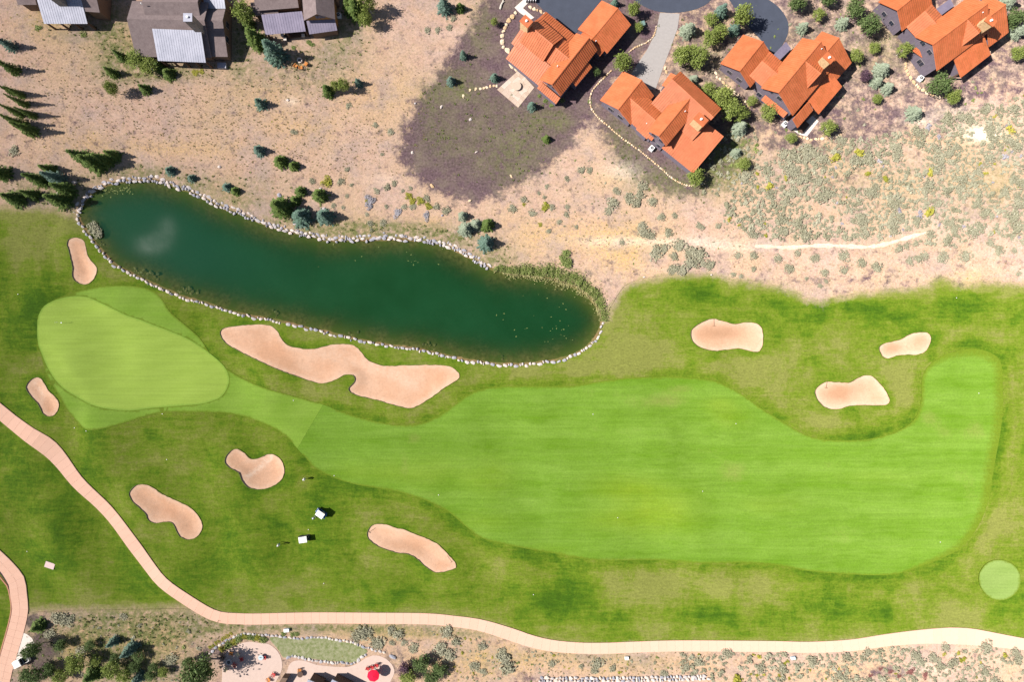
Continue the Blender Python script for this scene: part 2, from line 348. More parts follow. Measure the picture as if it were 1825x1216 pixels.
# ------------------------------------------------------------------ outlines read from the photo
def crop(o, s, L): return [(o[0] + x / s, o[1] + y / s) for x, y in L]
Z4 = 3.967
POND = [(136,381),(144,360),(164,340),(184,328),(214,321),(252,318),(272,318),(292,323),(318,333),(340,340),(378,359),(403,371),(429,379),(455,391),
 (480,400),(518,411),(556,418),(581,425),(631,425),(682,424),(702,423),(745,426),(783,432),(813,444),(846,461),(871,475),(896,481),(925,485),(955,487),(990,496),
 (1018,507),(1042,520),(1060,537),(1072,555),(1076,572),(1070,590),(1061,606),(1046,621),(1023,635),(986,645),(948,650),(909,652),(858,648),(808,639),(745,625),(682,616),
 (631,606),(581,594),(543,586),(505,576),(454,567),(403,555),(365,542),(328,532),(292,517),(252,499),(212,479),(194,466),(161,428),(151,413),(137,392)]
BUNK = [
 ('pear-shaped sand bunker above the putting green, left of the pond', crop((0,300),Z4,[(475,530),(500,495),(545,488),(590,510),(610,560),(625,620),(655,660),(688,700),(690,735),(665,780),(620,815),(570,822),(525,805),(495,765),(497,700),(490,640),(482,580)])),
 ('smallest oblong sand bunker between the putting green and the path', crop((0,606),Z4,[(180,335),(205,290),(250,265),(290,272),(320,310),(350,360),(400,400),(425,440),(415,490),(385,530),(340,547),(300,530),(275,490),(255,450),(215,405),(190,370)])),
 ('keyhole-shaped sand bunker with a pale raked ridge beside the golfer', [(404,815),(412,803),(425,800),(437,808),(447,818),(460,817),(475,810),(490,811),(503,822),(508,838),(505,852),(493,864),(476,871),(458,872),(443,867),(433,855),(427,842),(412,833),(404,825)]),
 ('slanting peanut-shaped sand bunker next to the pink path', [(232,880),(240,867),(256,862),(273,868),(290,881),(312,892),(338,904),(353,917),(362,932),(361,945),(352,957),(338,962),(322,957),(313,945),(306,934),(293,932),(276,934),(264,928),(258,915),(248,905),(238,895)]),
 ('long sausage-shaped sand bunker right of the two golf carts', crop((455,910),Z4,[(790,160),(810,115),(860,92),(930,97),(1010,122),(1060,130),(1130,160),(1230,200),(1300,240),(1350,290),(1400,345),(1420,375),(1420,405),(1370,425),(1290,440),(1240,425),(1190,390),(1140,345),(1080,312),(1000,300),(920,275),(850,245),(800,205)])),
 ('largest winding sand bunker below the pond with a grass tongue', [(392,592),(400,584),(420,581),(455,578),(480,580),(495,590),(503,603),(515,614),(530,619),(556,622),(575,618),(592,614),(620,613),(635,618),(645,628),(655,640),(670,648),(690,652),(720,651),(755,650),(790,651),(808,656),(820,668),(815,678),(795,690),(775,705),(755,718),(735,728),(720,727),(700,722),(670,714),(640,707),(625,700),(621,693),(625,687),(632,680),(632,672),(625,668),(615,669),(602,676),(588,682),(575,684),(555,680),(530,671),(505,661),(480,650),(455,639),(435,630),(410,617),(396,605)]),
 ('pale sand bunker right of the pond, above the fairway', [(1228,590),(1238,580),(1255,571),(1270,568),(1290,573),(1310,577),(1330,574),(1348,576),(1357,583),(1360,598),(1358,618),(1350,628),(1335,626),(1315,622),(1295,624),(1270,626),(1250,622),(1236,614),(1228,603)]),
 ('small pale bean-shaped bunker, farthest right of all bunkers', [(1565,620),(1572,613),(1590,608),(1605,604),(1618,596),(1635,592),(1650,593),(1657,602),(1655,615),(1647,628),(1630,633),(1610,633),(1595,635),(1580,640),(1571,635)]),
 ('pale shoe-shaped bunker tucked into the bend of the fairway', [(1446,700),(1452,688),(1465,680),(1485,680),(1508,681),(1525,674),(1540,669),(1555,671),(1567,683),(1578,698),(1585,714),(1580,722),(1560,724),(1535,723),(1510,724),(1490,729),(1470,728),(1455,718)])]
FAIR = [(575,722),(575,722),(610,735),(650,748),(700,757),(740,757),(770,748),(800,730),(825,710),(850,697),(880,690),(920,688),(970,688),(1020,688),(1070,680),(1120,674),(1180,672),(1230,674),(1270,678),(1300,690),(1330,708),(1360,730),(1400,755),(1430,773),(1460,782),(1500,785),(1550,783),(1590,775),(1620,760),(1638,740),(1645,710),(1645,680),(1655,655),(1680,635),(1710,624),(1740,622),(1770,632),(1785,650),(1788,690),(1787,740),(1782,780),(1772,820),(1765,860),(1762,895),(1750,930),(1725,962),(1690,990),(1650,1010),(1610,1022),(1560,1027),(1500,1025),(1440,1017),(1380,1007),(1300,1003),(1200,1003),(1100,1000),(1040,995),(980,985),(930,975),(890,967),(860,960),(830,940),(800,915),(770,897),(730,882),(680,872),(630,864),(590,852),(560,835),(545,818),(530,800),(530,800)]
APRON = [(68,585),(72,560),(95,535),(130,520),(165,513),(200,509),(240,510),(270,518),(290,535),(303,555),(330,580),(355,605),(375,635),(400,657),(430,675),(470,690),(520,705),(575,722),(575,722),(590,762),(553,797),(530,800),(530,800),(510,778),(480,760),(440,745),(400,737),(360,735),(320,734),(290,735),(260,742),(220,755),(180,765),(155,765),(135,750),(120,730),(110,708),(90,680),(75,650),(67,615)]
GREEN = [(67,606),(71,629),(83,654),(106,684),(139,707),(176,724),(227,732),(277,727),(328,723),(366,719),(393,707),(405,682),(401,661),(388,644),(366,626),(335,605),(303,590),(277,580),(252,570),(227,562),(202,550),(176,539),(151,529),(121,528),(93,537),(76,552),(69,577)]
TEE = [(1783 + 36 * cos(a), 1035 + 36 * sin(a)) for a in np.linspace(0, 2 * pi, 14)[:-1]]
ROUGH = [(-420,340),(0,366),(40,372),(80,372),(120,378),(150,390),(500,480),(1000,560),(1070,572),(1090,545),(1105,520),(1120,505),(1150,495),(1190,491),(1230,488),(1280,490),(1305,500),(1340,500),(1380,508),(1420,522),(1455,535),(1500,528),(1550,519),(1600,514),(1655,507),(1680,492),(1715,506),(1760,500),(1825,503),(2300,500),
 (2300,1210),(1860,1152),(1825,1150),(1720,1135),(1600,1142),(1450,1154),(1200,1153),(1050,1156),(950,1146),(900,1128),(850,1115),(750,1104),(560,1103),(430,1104),(380,1098),(345,1088),(300,1086),(200,1088),(100,1090),(45,1098),(25,1140),(10,1200),(-40,1330),(-420,1500)]

def smooth_poly(P, step=0.6):
    """closed Catmull-Rom through photo points -> evenly spaced places; doubled points stay sharp"""
    P = np.array([W(*p) for p in P]); n = len(P); out = []
    for i in range(n):
        a, b, c, d = P[i - 1], P[i], P[(i + 1) % n], P[(i + 2) % n]
        L = np.hypot(*(c - b))
        if L < 1e-6: continue
        k = max(1, int(round(L / step)))
        for j in range(k):
            t = j / k
            out.append(0.5 * (2 * b + (c - a) * t + (2 * a - 5 * b + 4 * c - d) * t * t + (3 * b - a - 3 * c + d) * t ** 3))
    return np.array(out)
def smooth_line(P, step=0.6, raw=False):
    P = np.array(P if raw else [W(*p) for p in P], float); out = []; n = len(P)
    for i in range(n - 1):
        a = P[i - 1] if i else 2 * P[0] - P[1]; b = P[i]; c = P[i + 1]; d = P[i + 2] if i + 2 < n else 2 * P[-1] - P[-2]
        k = max(1, int(round(np.hypot(*(c - b)) / step)))
        for j in range(k):
            t = j / k
            out.append(0.5 * (2 * b + (c - a) * t + (2 * a - 5 * b + 4 * c - d) * t * t + (3 * b - a - 3 * c + d) * t ** 3))
    out.append(P[-1]); return np.array(out)
def inside(P, X, Y):
    r = np.zeros(X.shape, bool); x0, y0 = P[-1]
    for x1, y1 in P:
        if y0 != y1:
            c = ((y1 > Y) != (y0 > Y)) & (X < (x0 - x1) * (Y - y1) / (y0 - y1) + x1); r ^= c
        x0, y0 = x1, y1
    return r
def dist_line(P, X, Y, closed=True, reach=None):
    """distance to a polyline, capped at reach"""
    D = np.full(X.shape, 1e9 if reach is None else reach, float)
    if reach is not None:
        m = (X > P[:, 0].min() - reach) & (X < P[:, 0].max() + reach) & (Y > P[:, 1].min() - reach) & (Y < P[:, 1].max() + reach)
    else: m = np.ones(X.shape, bool)
    if not m.any(): return D
    x, y = X[m], Y[m]; d = D[m] ** 2
    Q = np.vstack([P, P[:1]]) if closed else P
    for (ax, ay), (bx, by) in zip(Q[:-1], Q[1:]):
        dx, dy = bx - ax, by - ay; L = dx * dx + dy * dy
        if L < 1e-9: continue
        t = np.clip(((x - ax) * dx + (y - ay) * dy) / L, 0, 1)
        d = np.minimum(d, (x - ax - t * dx) ** 2 + (y - ay - t * dy) ** 2)
    D[m] = np.sqrt(d); return D
def sdist(P, X, Y, reach=None):      # negative inside
    d = dist_line(P, X, Y, True, reach)
    m = (X > P[:, 0].min()) & (X < P[:, 0].max()) & (Y > P[:, 1].min()) & (Y < P[:, 1].max())
    if m.any(): d[m] = np.where(inside(P, X[m], Y[m]), -d[m], d[m])
    return d
def sstep(a, b, x):
    t = np.clip((x - a) / (b - a), 0, 1); return t * t * (3 - 2 * t)

pond = smooth_poly(POND, 0.8); bunks = [smooth_poly(b, 0.55) for _, b in BUNK]
fair = smooth_poly(FAIR, 0.9); apron = smooth_poly(APRON, 0.9); green = smooth_poly(GREEN, 0.9); tee = smooth_poly(TEE, 0.8); rough = smooth_poly(ROUGH, 1.5)
_wv = [(random.uniform(0, 2 * pi), random.uniform(0.16, 0.55), random.uniform(0, 6.28)) for _ in range(9)]
def golf_mask(X, Y):                 # land that rolls (course), flat where houses stand
    py = 608 - Y * S; return sstep(395, 470, py) * (1 - sstep(1020, 1088, py))
def height(X, Y, what='ground'):
    X = np.atleast_1d(np.asarray(X, float)); Y = np.atleast_1d(np.asarray(Y, float))
    h = np.zeros(X.shape)
    for a, k, p in _wv: h += 0.090 / k ** 0.7 * np.sin(k * (X * cos(a) + Y * sin(a)) + p)
    h *= golf_mask(X, Y)
    dp = sdist(pond, X, Y, 9.0)
    for P in bunks:
        d = sdist(P, X, Y, 7.0)
        if d.min() >= 7.0: continue
        if what == 'sand':
            q = np.clip(-d, 0, 3.0); h -= np.where(d <= 0.02, 0.14 + 0.60 * sstep(0, 3.2, q), 0)
        h += np.where(d > -0.3, 0.55 * np.exp(-(np.maximum(d, 0) / 2.2) ** 2) - 0.15 * np.exp(-((d - 4.8) / 1.4) ** 2), 0.55)
    h = h * sstep(0.5, 5.0, np.abs(dp)) if what != 'bed' else h * 0
    h -= 0.42 * (1 - sstep(-0.2, 2.2, dp))
    if what == 'bed': h = -0.36 - 0.30 * sstep(0, 0.9, -dp) - 2.2 * sstep(0.3, 8.5, -dp)
    return h
def H1(x, y): return float(height([x], [y])[0])

# ------------------------------------------------------------------ one triangulation, cut along every outline
GX0, GX1 = -60, 1885
gx = np.arange((GX0 - 912.5) / S, (GX1 - 912.5) / S, 0.62); gy = np.arange((608 - 1276) / S, (608 + 60) / S, 0.62)
XX, YY = np.meshgrid(gx, gy); XX = XX.ravel() + RNG.uniform(-.14, .14, XX.size); YY = YY.ravel() + RNG.uniform(-.14, .14, YY.size)
ok = np.ones(XX.shape, bool)
LOOPS = [pond, fair, apron, green, tee] + bunks
for P in LOOPS + [rough]: ok &= dist_line(P, XX, YY, True, 0.3) > 0.26
far = []
for hx, hy, st in ((121, 84, 4), (135, 98, 8), (170, 135, 20), (300, 260, 60), (700, 650, 200), (2600, 2600, 650)):
    for x in np.arange(-hx, hx + .1, 2 * hx / round(2 * hx / st)): far += [(x, -hy), (x, hy)]
    for y in np.arange(-hy, hy + .1, 2 * hy / round(2 * hy / st))[1:-1]: far += [(-hx, y), (hx, y)]
pts = [Vector((a, b)) for a, b in zip(XX[ok], YY[ok])] + [Vector(p) for p in far]
edges = []
for P in LOOPS + [rough]:
    b = len(pts); pts += [Vector(p) for p in P]; n = len(P); edges += [(b + i, b + (i + 1) % n) for i in range(n)]
cv, _, cf, _, _, _ = delaunay_2d_cdt(pts, edges, [], 0, 1e-5, False)
V2 = np.array([(v.x, v.y) for v in cv]); F = np.array([f for f in cf if len(f) == 3], np.int32)
a, b, c = V2[F[:, 0]], V2[F[:, 1]], V2[F[:, 2]]
flip = ((b[:, 0] - a[:, 0]) * (c[:, 1] - a[:, 1]) - (b[:, 1] - a[:, 1]) * (c[:, 0] - a[:, 0])) < 0
F[flip] = F[flip][:, ::-1]
CX, CY = (a + b + c)[:, 0] / 3, (a + b + c)[:, 1] / 3
cls = np.where(inside(rough, CX, CY), 1, 0)
for k, P in ((3, apron), (4, green), (2, fair), (5, tee), (7, pond)): cls[inside(P, CX, CY)] = k
for i, P in enumerate(bunks): cls[inside(P, CX, CY)] = 10 + i

def blobs(L, X, Y):
    r = np.zeros(X.shape)
    for px, py, rx, ry, v in L:
        x, y = W(px, py); q = ((X - x) * S / rx) ** 2 + ((Y - y) * S / ry) ** 2
        r = r + v * np.exp(-q * 0.9)
    return r
# turf that is parched (+) or lush (-), as it grows on the course
DRY = [(60,420,90,40,.38),(90,470,60,50,.15),(60,560,40,60,-.25),(170,620,0.1,1,0),(30,650,60,40,.15),(60,800,60,30,-.2),(130,930,60,60,-.1),(40,900,60,60,.05),(230,930,40,60,.1),
 (330,800,80,40,.12),(200,800,80,30,-.05),(440,800,60,30,-.1),(400,900,60,40,-.12),(560,850,60,50,-.1),(520,930,50,50,-.12),(450,950,60,40,.05),(640,930,60,40,.12),(620,1000,50,30,.2),(470,1050,110,30,.22),(330,1030,60,50,-.15),(240,1060,60,25,-.12),
 (600,1060,80,25,-.05),(720,1030,60,20,-.08),(760,1060,60,15,-.15),(850,1020,60,40,.06),(1010,1060,60,45,-.3),(930,1050,40,40,.05),(1150,1045,110,40,.34),(1300,1050,90,40,.34),(1240,1095,90,14,-.3),(1100,1120,130,10,.25),(1430,1040,60,20,.2),(1480,1080,80,25,-.25),(1560,1080,60,25,-.15),(1600,1060,60,30,.25),(1700,1090,70,30,.42),(1540,1120,90,12,.1),
 (600,700,120,18,.16),(720,735,80,14,.12),(780,700,40,40,.22),(840,680,60,14,.25),(900,670,60,14,.1),(1000,665,70,18,.35),(1100,640,70,35,.42),(1160,640,50,30,.32),(1130,590,60,40,.18),(1090,560,30,50,.2),(1220,640,18,22,-.3),(1250,650,50,18,.35),(1330,680,40,40,.35),(1290,665,20,12,-.1),
 (1200,545,60,25,.1),(1270,525,60,25,-.28),(1400,560,90,30,-.22),(1520,545,90,18,-.3),(1470,620,60,30,.25),(1410,690,40,60,.35),(1480,755,60,16,.3),(1560,745,60,12,-.2),(1600,690,30,45,.45),(1600,660,40,20,.3),(1700,560,90,30,-.1),(1700,585,60,14,.1),(1790,560,60,30,-.05),(1800,850,30,90,.1),(1790,940,60,50,.35),(1800,700,30,120,.1),(1750,980,40,40,.2),
 (450,600,60,14,.12),(340,545,40,14,.1),(280,560,30,20,-.12),(400,560,50,10,.05),(560,600,60,8,.1),(700,640,60,10,.05),(880,655,60,8,.1),(110,600,0.1,.1,0)]
GOLDT = [(1110,870,50,22,.75),(1180,910,60,40,.8),(1100,925,60,20,.5),(870,850,40,30,.4),(760,840,60,25,.4),(650,840,60,18,.4),(1300,740,30,20,.5),(1280,720,30,12,.4),(1370,900,50,14,.35),(960,985,60,12,.3),(850,930,60,18,.3),(1560,850,80,10,.2)]
DRYF = [(738,780,14,12,.55),(722,830,12,22,.5),(760,880,30,10,.3),(1180,715,60,14,.6),(1215,693,26,8,.5),(1050,700,50,14,.25),(950,740,60,10,.15),(1080,770,60,14,.25),(1300,830,30,20,.3),(1310,850,30,20,.35),(1260,805,20,6,.4),(1000,870,60,10,.2),(1060,1000,60,8,.35),(1130,1004,80,5,.4),(1660,745,20,14,.5),(1740,765,20,16,.45),(1690,770,20,14,.4),(1480,830,60,10,.2),(1440,860,60,10,.2),(1490,960,60,20,.25),(1720,870,30,60,.25),(1550,1015,40,8,.2),(1690,990,20,14,.35)]
MULCHP = [(880,-60),(838,45),(800,95),(770,140),(742,180),(726,205),(712,245),(702,275),(716,303),(757,333),(800,355),(842,366),(892,350),(938,326),(975,302),(1000,277),(1024,256),(1048,226),(1070,200),(1100,150),(1140,120),(1180,60),(1180,-60)]
MULCH2 = [(1075,140),(1056,190),(1072,240),(1110,290),(1150,325),(1195,345),(1240,350),(1275,330),(1310,300),(1330,255),(1300,220),(1230,200),(1150,160)]
YARD = [(1190,-60),(1185,60),(1165,150),(1230,180),(1330,250),(1400,282),(1500,275),(1580,252),(1680,238),(1760,185),(1900,140),(1900,-60)]
WEED = [(820,140,25,25,.5),(790,165,30,30,.45),(760,180,20,30,.3),(835,165,20,15,.4),(860,30,25,40,.35),(850,70,20,30,.3),(870,190,40,30,.3),(780,240,30,40,.3),(830,250,60,40,.32),(930,255,50,40,.5),(900,300,50,30,.35),(960,210,30,20,.5),(1000,215,20,20,.6),
 (1120,280,25,60,.45),(1170,320,40,25,.55),(1230,335,50,18,.5),(1290,300,40,40,.95),(1300,270,30,30,.8),(1320,270,20,30,.5),(1095,235,15,30,.4),(1450,60,60,50,.25),(1560,100,60,60,.3),(1600,60,40,40,.25),(1260,110,50,50,.4),
 (90,20,40,40,.3),(230,100,40,30,.7),(270,125,60,15,.6),(500,60,30,40,.3),(540,110,60,25,.45),(560,150,40,20,.3),(480,140,40,30,.3),(150,60,60,20,.3),(460,330,60,20,.3),(600,410,90,14,.9),(700,410,90,14,.9),(800,425,60,16,.9),(880,460,40,20,.9),(340,330,50,16,.8),(420,360,50,16,.7),(240,308,70,14,.8),(90,345,80,30,.8),(500,395,50,12,.7),(200,110,40,40,.5),(300,130,80,14,.6),(430,80,20,60,.9),(610,60,40,60,.7),(195,30,30,50,.8),
 (180,1140,95,50,.85),(30,1200,20,20,.4),(250,1115,110,32,.8),(340,1112,70,18,.7),(250,1200,90,30,.7),(560,1120,220,9,.95),(820,1130,80,8,.5),(700,1130,80,12,.35),(300,1150,60,30,.3),(1050,1170,160,12,.35),(1150,1190,80,14,.3),(860,1180,60,30,.2),(1760,210,40,20,.2),(1650,330,160,80,.22),(1500,320,120,60,.15),(1400,300,60,50,.2),(1780,330,60,60,.3)]
CHALK = [(1755,240,26,9,.95),(1745,235,40,14,.35),(1640,215,25,8,.4),(1110,305,30,16,.35),(1080,430,60,8,.3),(1200,430,90,8,.35),(1700,200,50,12,.25),(690,320,30,14,.2),(1300,440,90,8,.25),(520,180,12,6,.5),(515,250,80,10,.0),(1640,395,60,20,.1),(1650,1195,40,10,.3)]
GOLDL = [(1110,455,50,35,.9),(1090,410,60,30,.6),(1000,430,70,30,.5),(960,410,60,30,.35),(540,225,60,25,.6),(300,265,180,14,.55),(150,250,60,20,.4),(480,170,50,30,.4),(70,40,40,30,.6),(230,70,30,30,.4),(1780,230,20,20,.6),(1800,250,25,12,.6),(1640,250,60,8,.4),(1100,320,40,10,.4),(1150,1185,200,20,.45),(900,1170,120,25,.4),(1500,1200,90,15,.5),(720,1130,60,10,.3),(110,1165,60,26,.8),(200,1135,90,30,.55),(300,1140,60,30,.5),(700,1130,140,14,.5),(830,1180,120,30,.5),(660,170,70,40,.4),(770,395,40,12,.5),(1730,490,40,10,.5)]
BUNKD = [sdist(P, V2[:, 0], V2[:, 1], 9.0) for P in bunks]
def terrain_attrs(X, Y, idx=None):
    A = {}
    A['grass'] = 1 - sstep(-3.6, 2.8, sdist(rough, X, Y))
    d = 0.50 + 1.2 * blobs(DRY, X, Y)
    for k, P in enumerate(bunks):
        b = BUNKD[k][idx] if idx is not None else sdist(P, X, Y, 9.0)
        d += 0.14 * np.exp(-((b - 2.4) / 1.6) ** 2)
    dp = sdist(pond, X, Y, 9.0); d += 0.10 * np.exp(-((dp - 1.2) / 1.2) ** 2)
    dr = sdist(rough, X, Y); d += 0.45 * np.exp(-(dr / 2.6) ** 2)
    df = sdist(fair, X, Y, 9.0); d += 0.05 * np.exp(-((df - 4) / 2.0) ** 2) - 0.22 * np.exp(-((df - .8) / 1.0) ** 2)  # dip along the fairway edge paints in the shade of the taller rough
    A['dry'] = d
    dl = np.minimum(np.abs(df), np.abs(dp))
    for k, P in enumerate(bunks): dl = np.minimum(dl, np.abs(BUNKD[k][idx] if idx is not None else sdist(P, X, Y, 9.0)))
    A['dline'] = np.minimum(dl, 30.0) + 0.25 * Y * (dl >= 7.9)
    m = (1 - sstep(-4.0, 2.0, sdist(np.array([W(*p) for p in MULCHP]), X, Y))) * 1.35
    m = np.maximum(m, (1 - sstep(-2.5, 2.5, sdist(np.array([W(*p) for p in MULCH2]), X, Y))) * 1.1)
    m = np.maximum(m, (1 - sstep(-4, 4, sdist(np.array([W(*p) for p in YARD]), X, Y))) * 0.52)
    m += blobs([(545,140,50,20,.3),(76,1165,20,38,1.9),(62,1108,16,9,1.7),(375,1160,26,16,.6),(1590,1195,60,12,.6),(945,1212,20,10,.6),(700,1185,30,20,.5),(1510,325,60,20,.3),(1560,500,220,14,.3),(1300,200,60,30,.2),(1500,215,120,20,.12),(1740,150,80,30,.1),(1300,420,0.1,.1,0)], X, Y)
    A['mulch'] = m
    A['weed'] = blobs(WEED, X, Y); A['chalk'] = blobs(CHALK, X, Y); A['gold'] = np.clip(blobs(GOLDL, X, Y), 0, 1)
    return A
def take(sel, what):
    f = F[sel]; idx, inv = np.unique(f.ravel(), return_inverse=True)
    x, y = V2[idx, 0], V2[idx, 1]
    return np.column_stack([x, y, height(x, y, what)]), inv.reshape(f.shape), idx
def piece(name, sel, mat, what='ground', attrs=None, label=None, **kw):
    v, t, idx = take(sel, what)
    A = attrs(v[:, 0], v[:, 1], idx) if attrs else None
    o = link(name, np_mesh(name, v, t, mat, True, A)); tag(o, label, **kw); return o
piece('ground', cls == 0, M['terrain'], attrs=terrain_attrs, label='dry sandy scrubland with straw, mulch beds and weeds', kind='structure')
piece('rough_grass', cls == 1, M['terrain'], attrs=terrain_attrs, label='patchy olive and green rough grass around the fairway', kind='structure')
def turf_attrs(X, Y, idx):
    r = np.zeros(X.shape); px = 912.5 + X * S
    for P, w in ((fair, 0.8 + 3.2 * sstep(1600, 1760, px)), (green, 0.7), (tee, 0.5), (apron, 0.7)):
        d = -sdist(P, X, Y, 6.0); q = np.where(d >= -0.02, 1 - sstep(0, w, d), 0)
        if P is fair: q *= np.hypot(*(X - W(552, 760)[0], Y - W(552, 760)[1])) > 6.0
        if P is apron: q = np.where(inside(green, X, Y) | (sdist(fair, X, Y, 6.0) < 1.0) | (sdist(green, X, Y, 6.0) < .1), 0, q)
        r = np.maximum(r, q)
    return {'rim': r, 'dry': blobs(DRYF, X, Y), 'gold': np.clip(.4 * blobs(GOLDT, X, Y), 0, 1)}
piece('fairway', cls == 2, M['fairway'], attrs=turf_attrs, label='long bright green mown fairway below the pond', kind='structure')
piece('apron_grass', cls == 3, M['apron'], attrs=turf_attrs, label='mid green mown apron round the putting green', kind='structure')
piece('putting_green', cls == 4, M['green'], attrs=turf_attrs, label='smooth yellow-green putting green at the left', kind='structure')
piece('tee_ground', cls == 5, M['tee'], attrs=turf_attrs, label='small round tee of pale mown grass, lower right', kind='structure')
def bed_attrs(X, Y, idx): return {}
piece('pond_bed', cls == 7, M['pond_bed'], 'bed', kind='structure')
v, t, idx = take(cls == 7, 'bed'); WL = -0.55
dep = np.maximum(WL - v[:, 2], 0); v2 = v.copy(); v2[:, 2] = WL
rip = np.clip(blobs([(298,402,22,30,.7),(264,438,30,20,.9),(282,418,46,40,.35)], v[:, 0], v[:, 1]), 0, 1)
teal = np.clip(blobs([(200,400,130,110,.8),(330,430,120,80,.5),(430,480,140,60,.3)], v[:, 0], v[:, 1]), 0, .8)
tag(link('water', np_mesh('water', v2, t, M['water'], True, {'depth': dep, 'ripple': rip, 'teal': teal})), 'dark green pond water with shallow brown edges', kind='structure')
for i, P in enumerate(bunks):
    v, t, idx = take(cls == 10 + i, 'sand'); bd = -BUNKD[i][idx]
    ed = 1 - sstep(0.2, 1.3, bd)
    for j_, L_ in ((2, [(441,851),(462,834),(487,812)]), (1, [(60,682),(66,692),(74,706),(72,716)]), (5, [(560,625),(620,640),(700,665),(740,690)])):
        if j_ == i: ed = np.maximum(ed, (3.0 if j_ == 2 else 1.5 if j_ == 1 else .8) * np.exp(-(dist_line(np.array([W(*q) for q in L_]), v[:, 0], v[:, 1], False) / (.38 if j_ < 5 else 1.6)) ** 2))
    dmp = np.clip(blobs({6: [(1270,595,40,12,.6),(1300,590,30,14,.5)], 7: [(1590,620,16,10,.8),(1640,607,14,10,.5)], 8: [(1490,700,26,14,1.0),(1540,690,16,14,.4)], 4: [(730,975,60,26,.35)], 3: [(335,935,20,20,.4)], 2: [(470,850,26,16,.25)]}.get(i, []), v[:, 0], v[:, 1]), 0, .8)
    o = link('bunker', np_mesh('bunker', v, t, M['sand'], True, {'edge': ed, 'damp': dmp})); tag(o, BUNK[i][0], kind='structure')
    lip = MB(); n = len(P); hg = height(P[:, 0], P[:, 1], 'ground'); hs = height(P[:, 0], P[:, 1], 'sand')
    nrm = np.roll(P, -1, 0) - np.roll(P, 1, 0); nrm /= np.hypot(nrm[:, 0], nrm[:, 1])[:, None]; A2 = np.sum(P[:, 0] * np.roll(P[:, 1], -1) - P[:, 1] * np.roll(P[:, 0], -1)); sg = 1 if A2 < 0 else -1
    N2 = np.column_stack([nrm[:, 1], -nrm[:, 0]]) * sg      # points inwards
    J_ = [random.uniform(.04, .17) for k in range(n)]
    top = [(P[k, 0], P[k, 1], hg[k] + 0.0) for k in range(n)]
    ovr = [(P[k, 0] + N2[k, 0] * J_[k], P[k, 1] + N2[k, 1] * J_[k], hg[k] + .03 + .04 * random.random()) for k in range(n)]
    bot = [(P[k, 0] - N2[k, 0] * .05, P[k, 1] - N2[k, 1] * .05, hs[k] - .08) for k in range(n)]
    lip.add(top + ovr + bot, [(k, (k + 1) % n, (k + 1) % n + n, k + n) for k in range(n)] + [(k + n, (k + 1) % n + n, (k + 1) % n + 2 * n, k + 2 * n) for k in range(n)])
    lip.build('turf_lip', M['lip'], o)

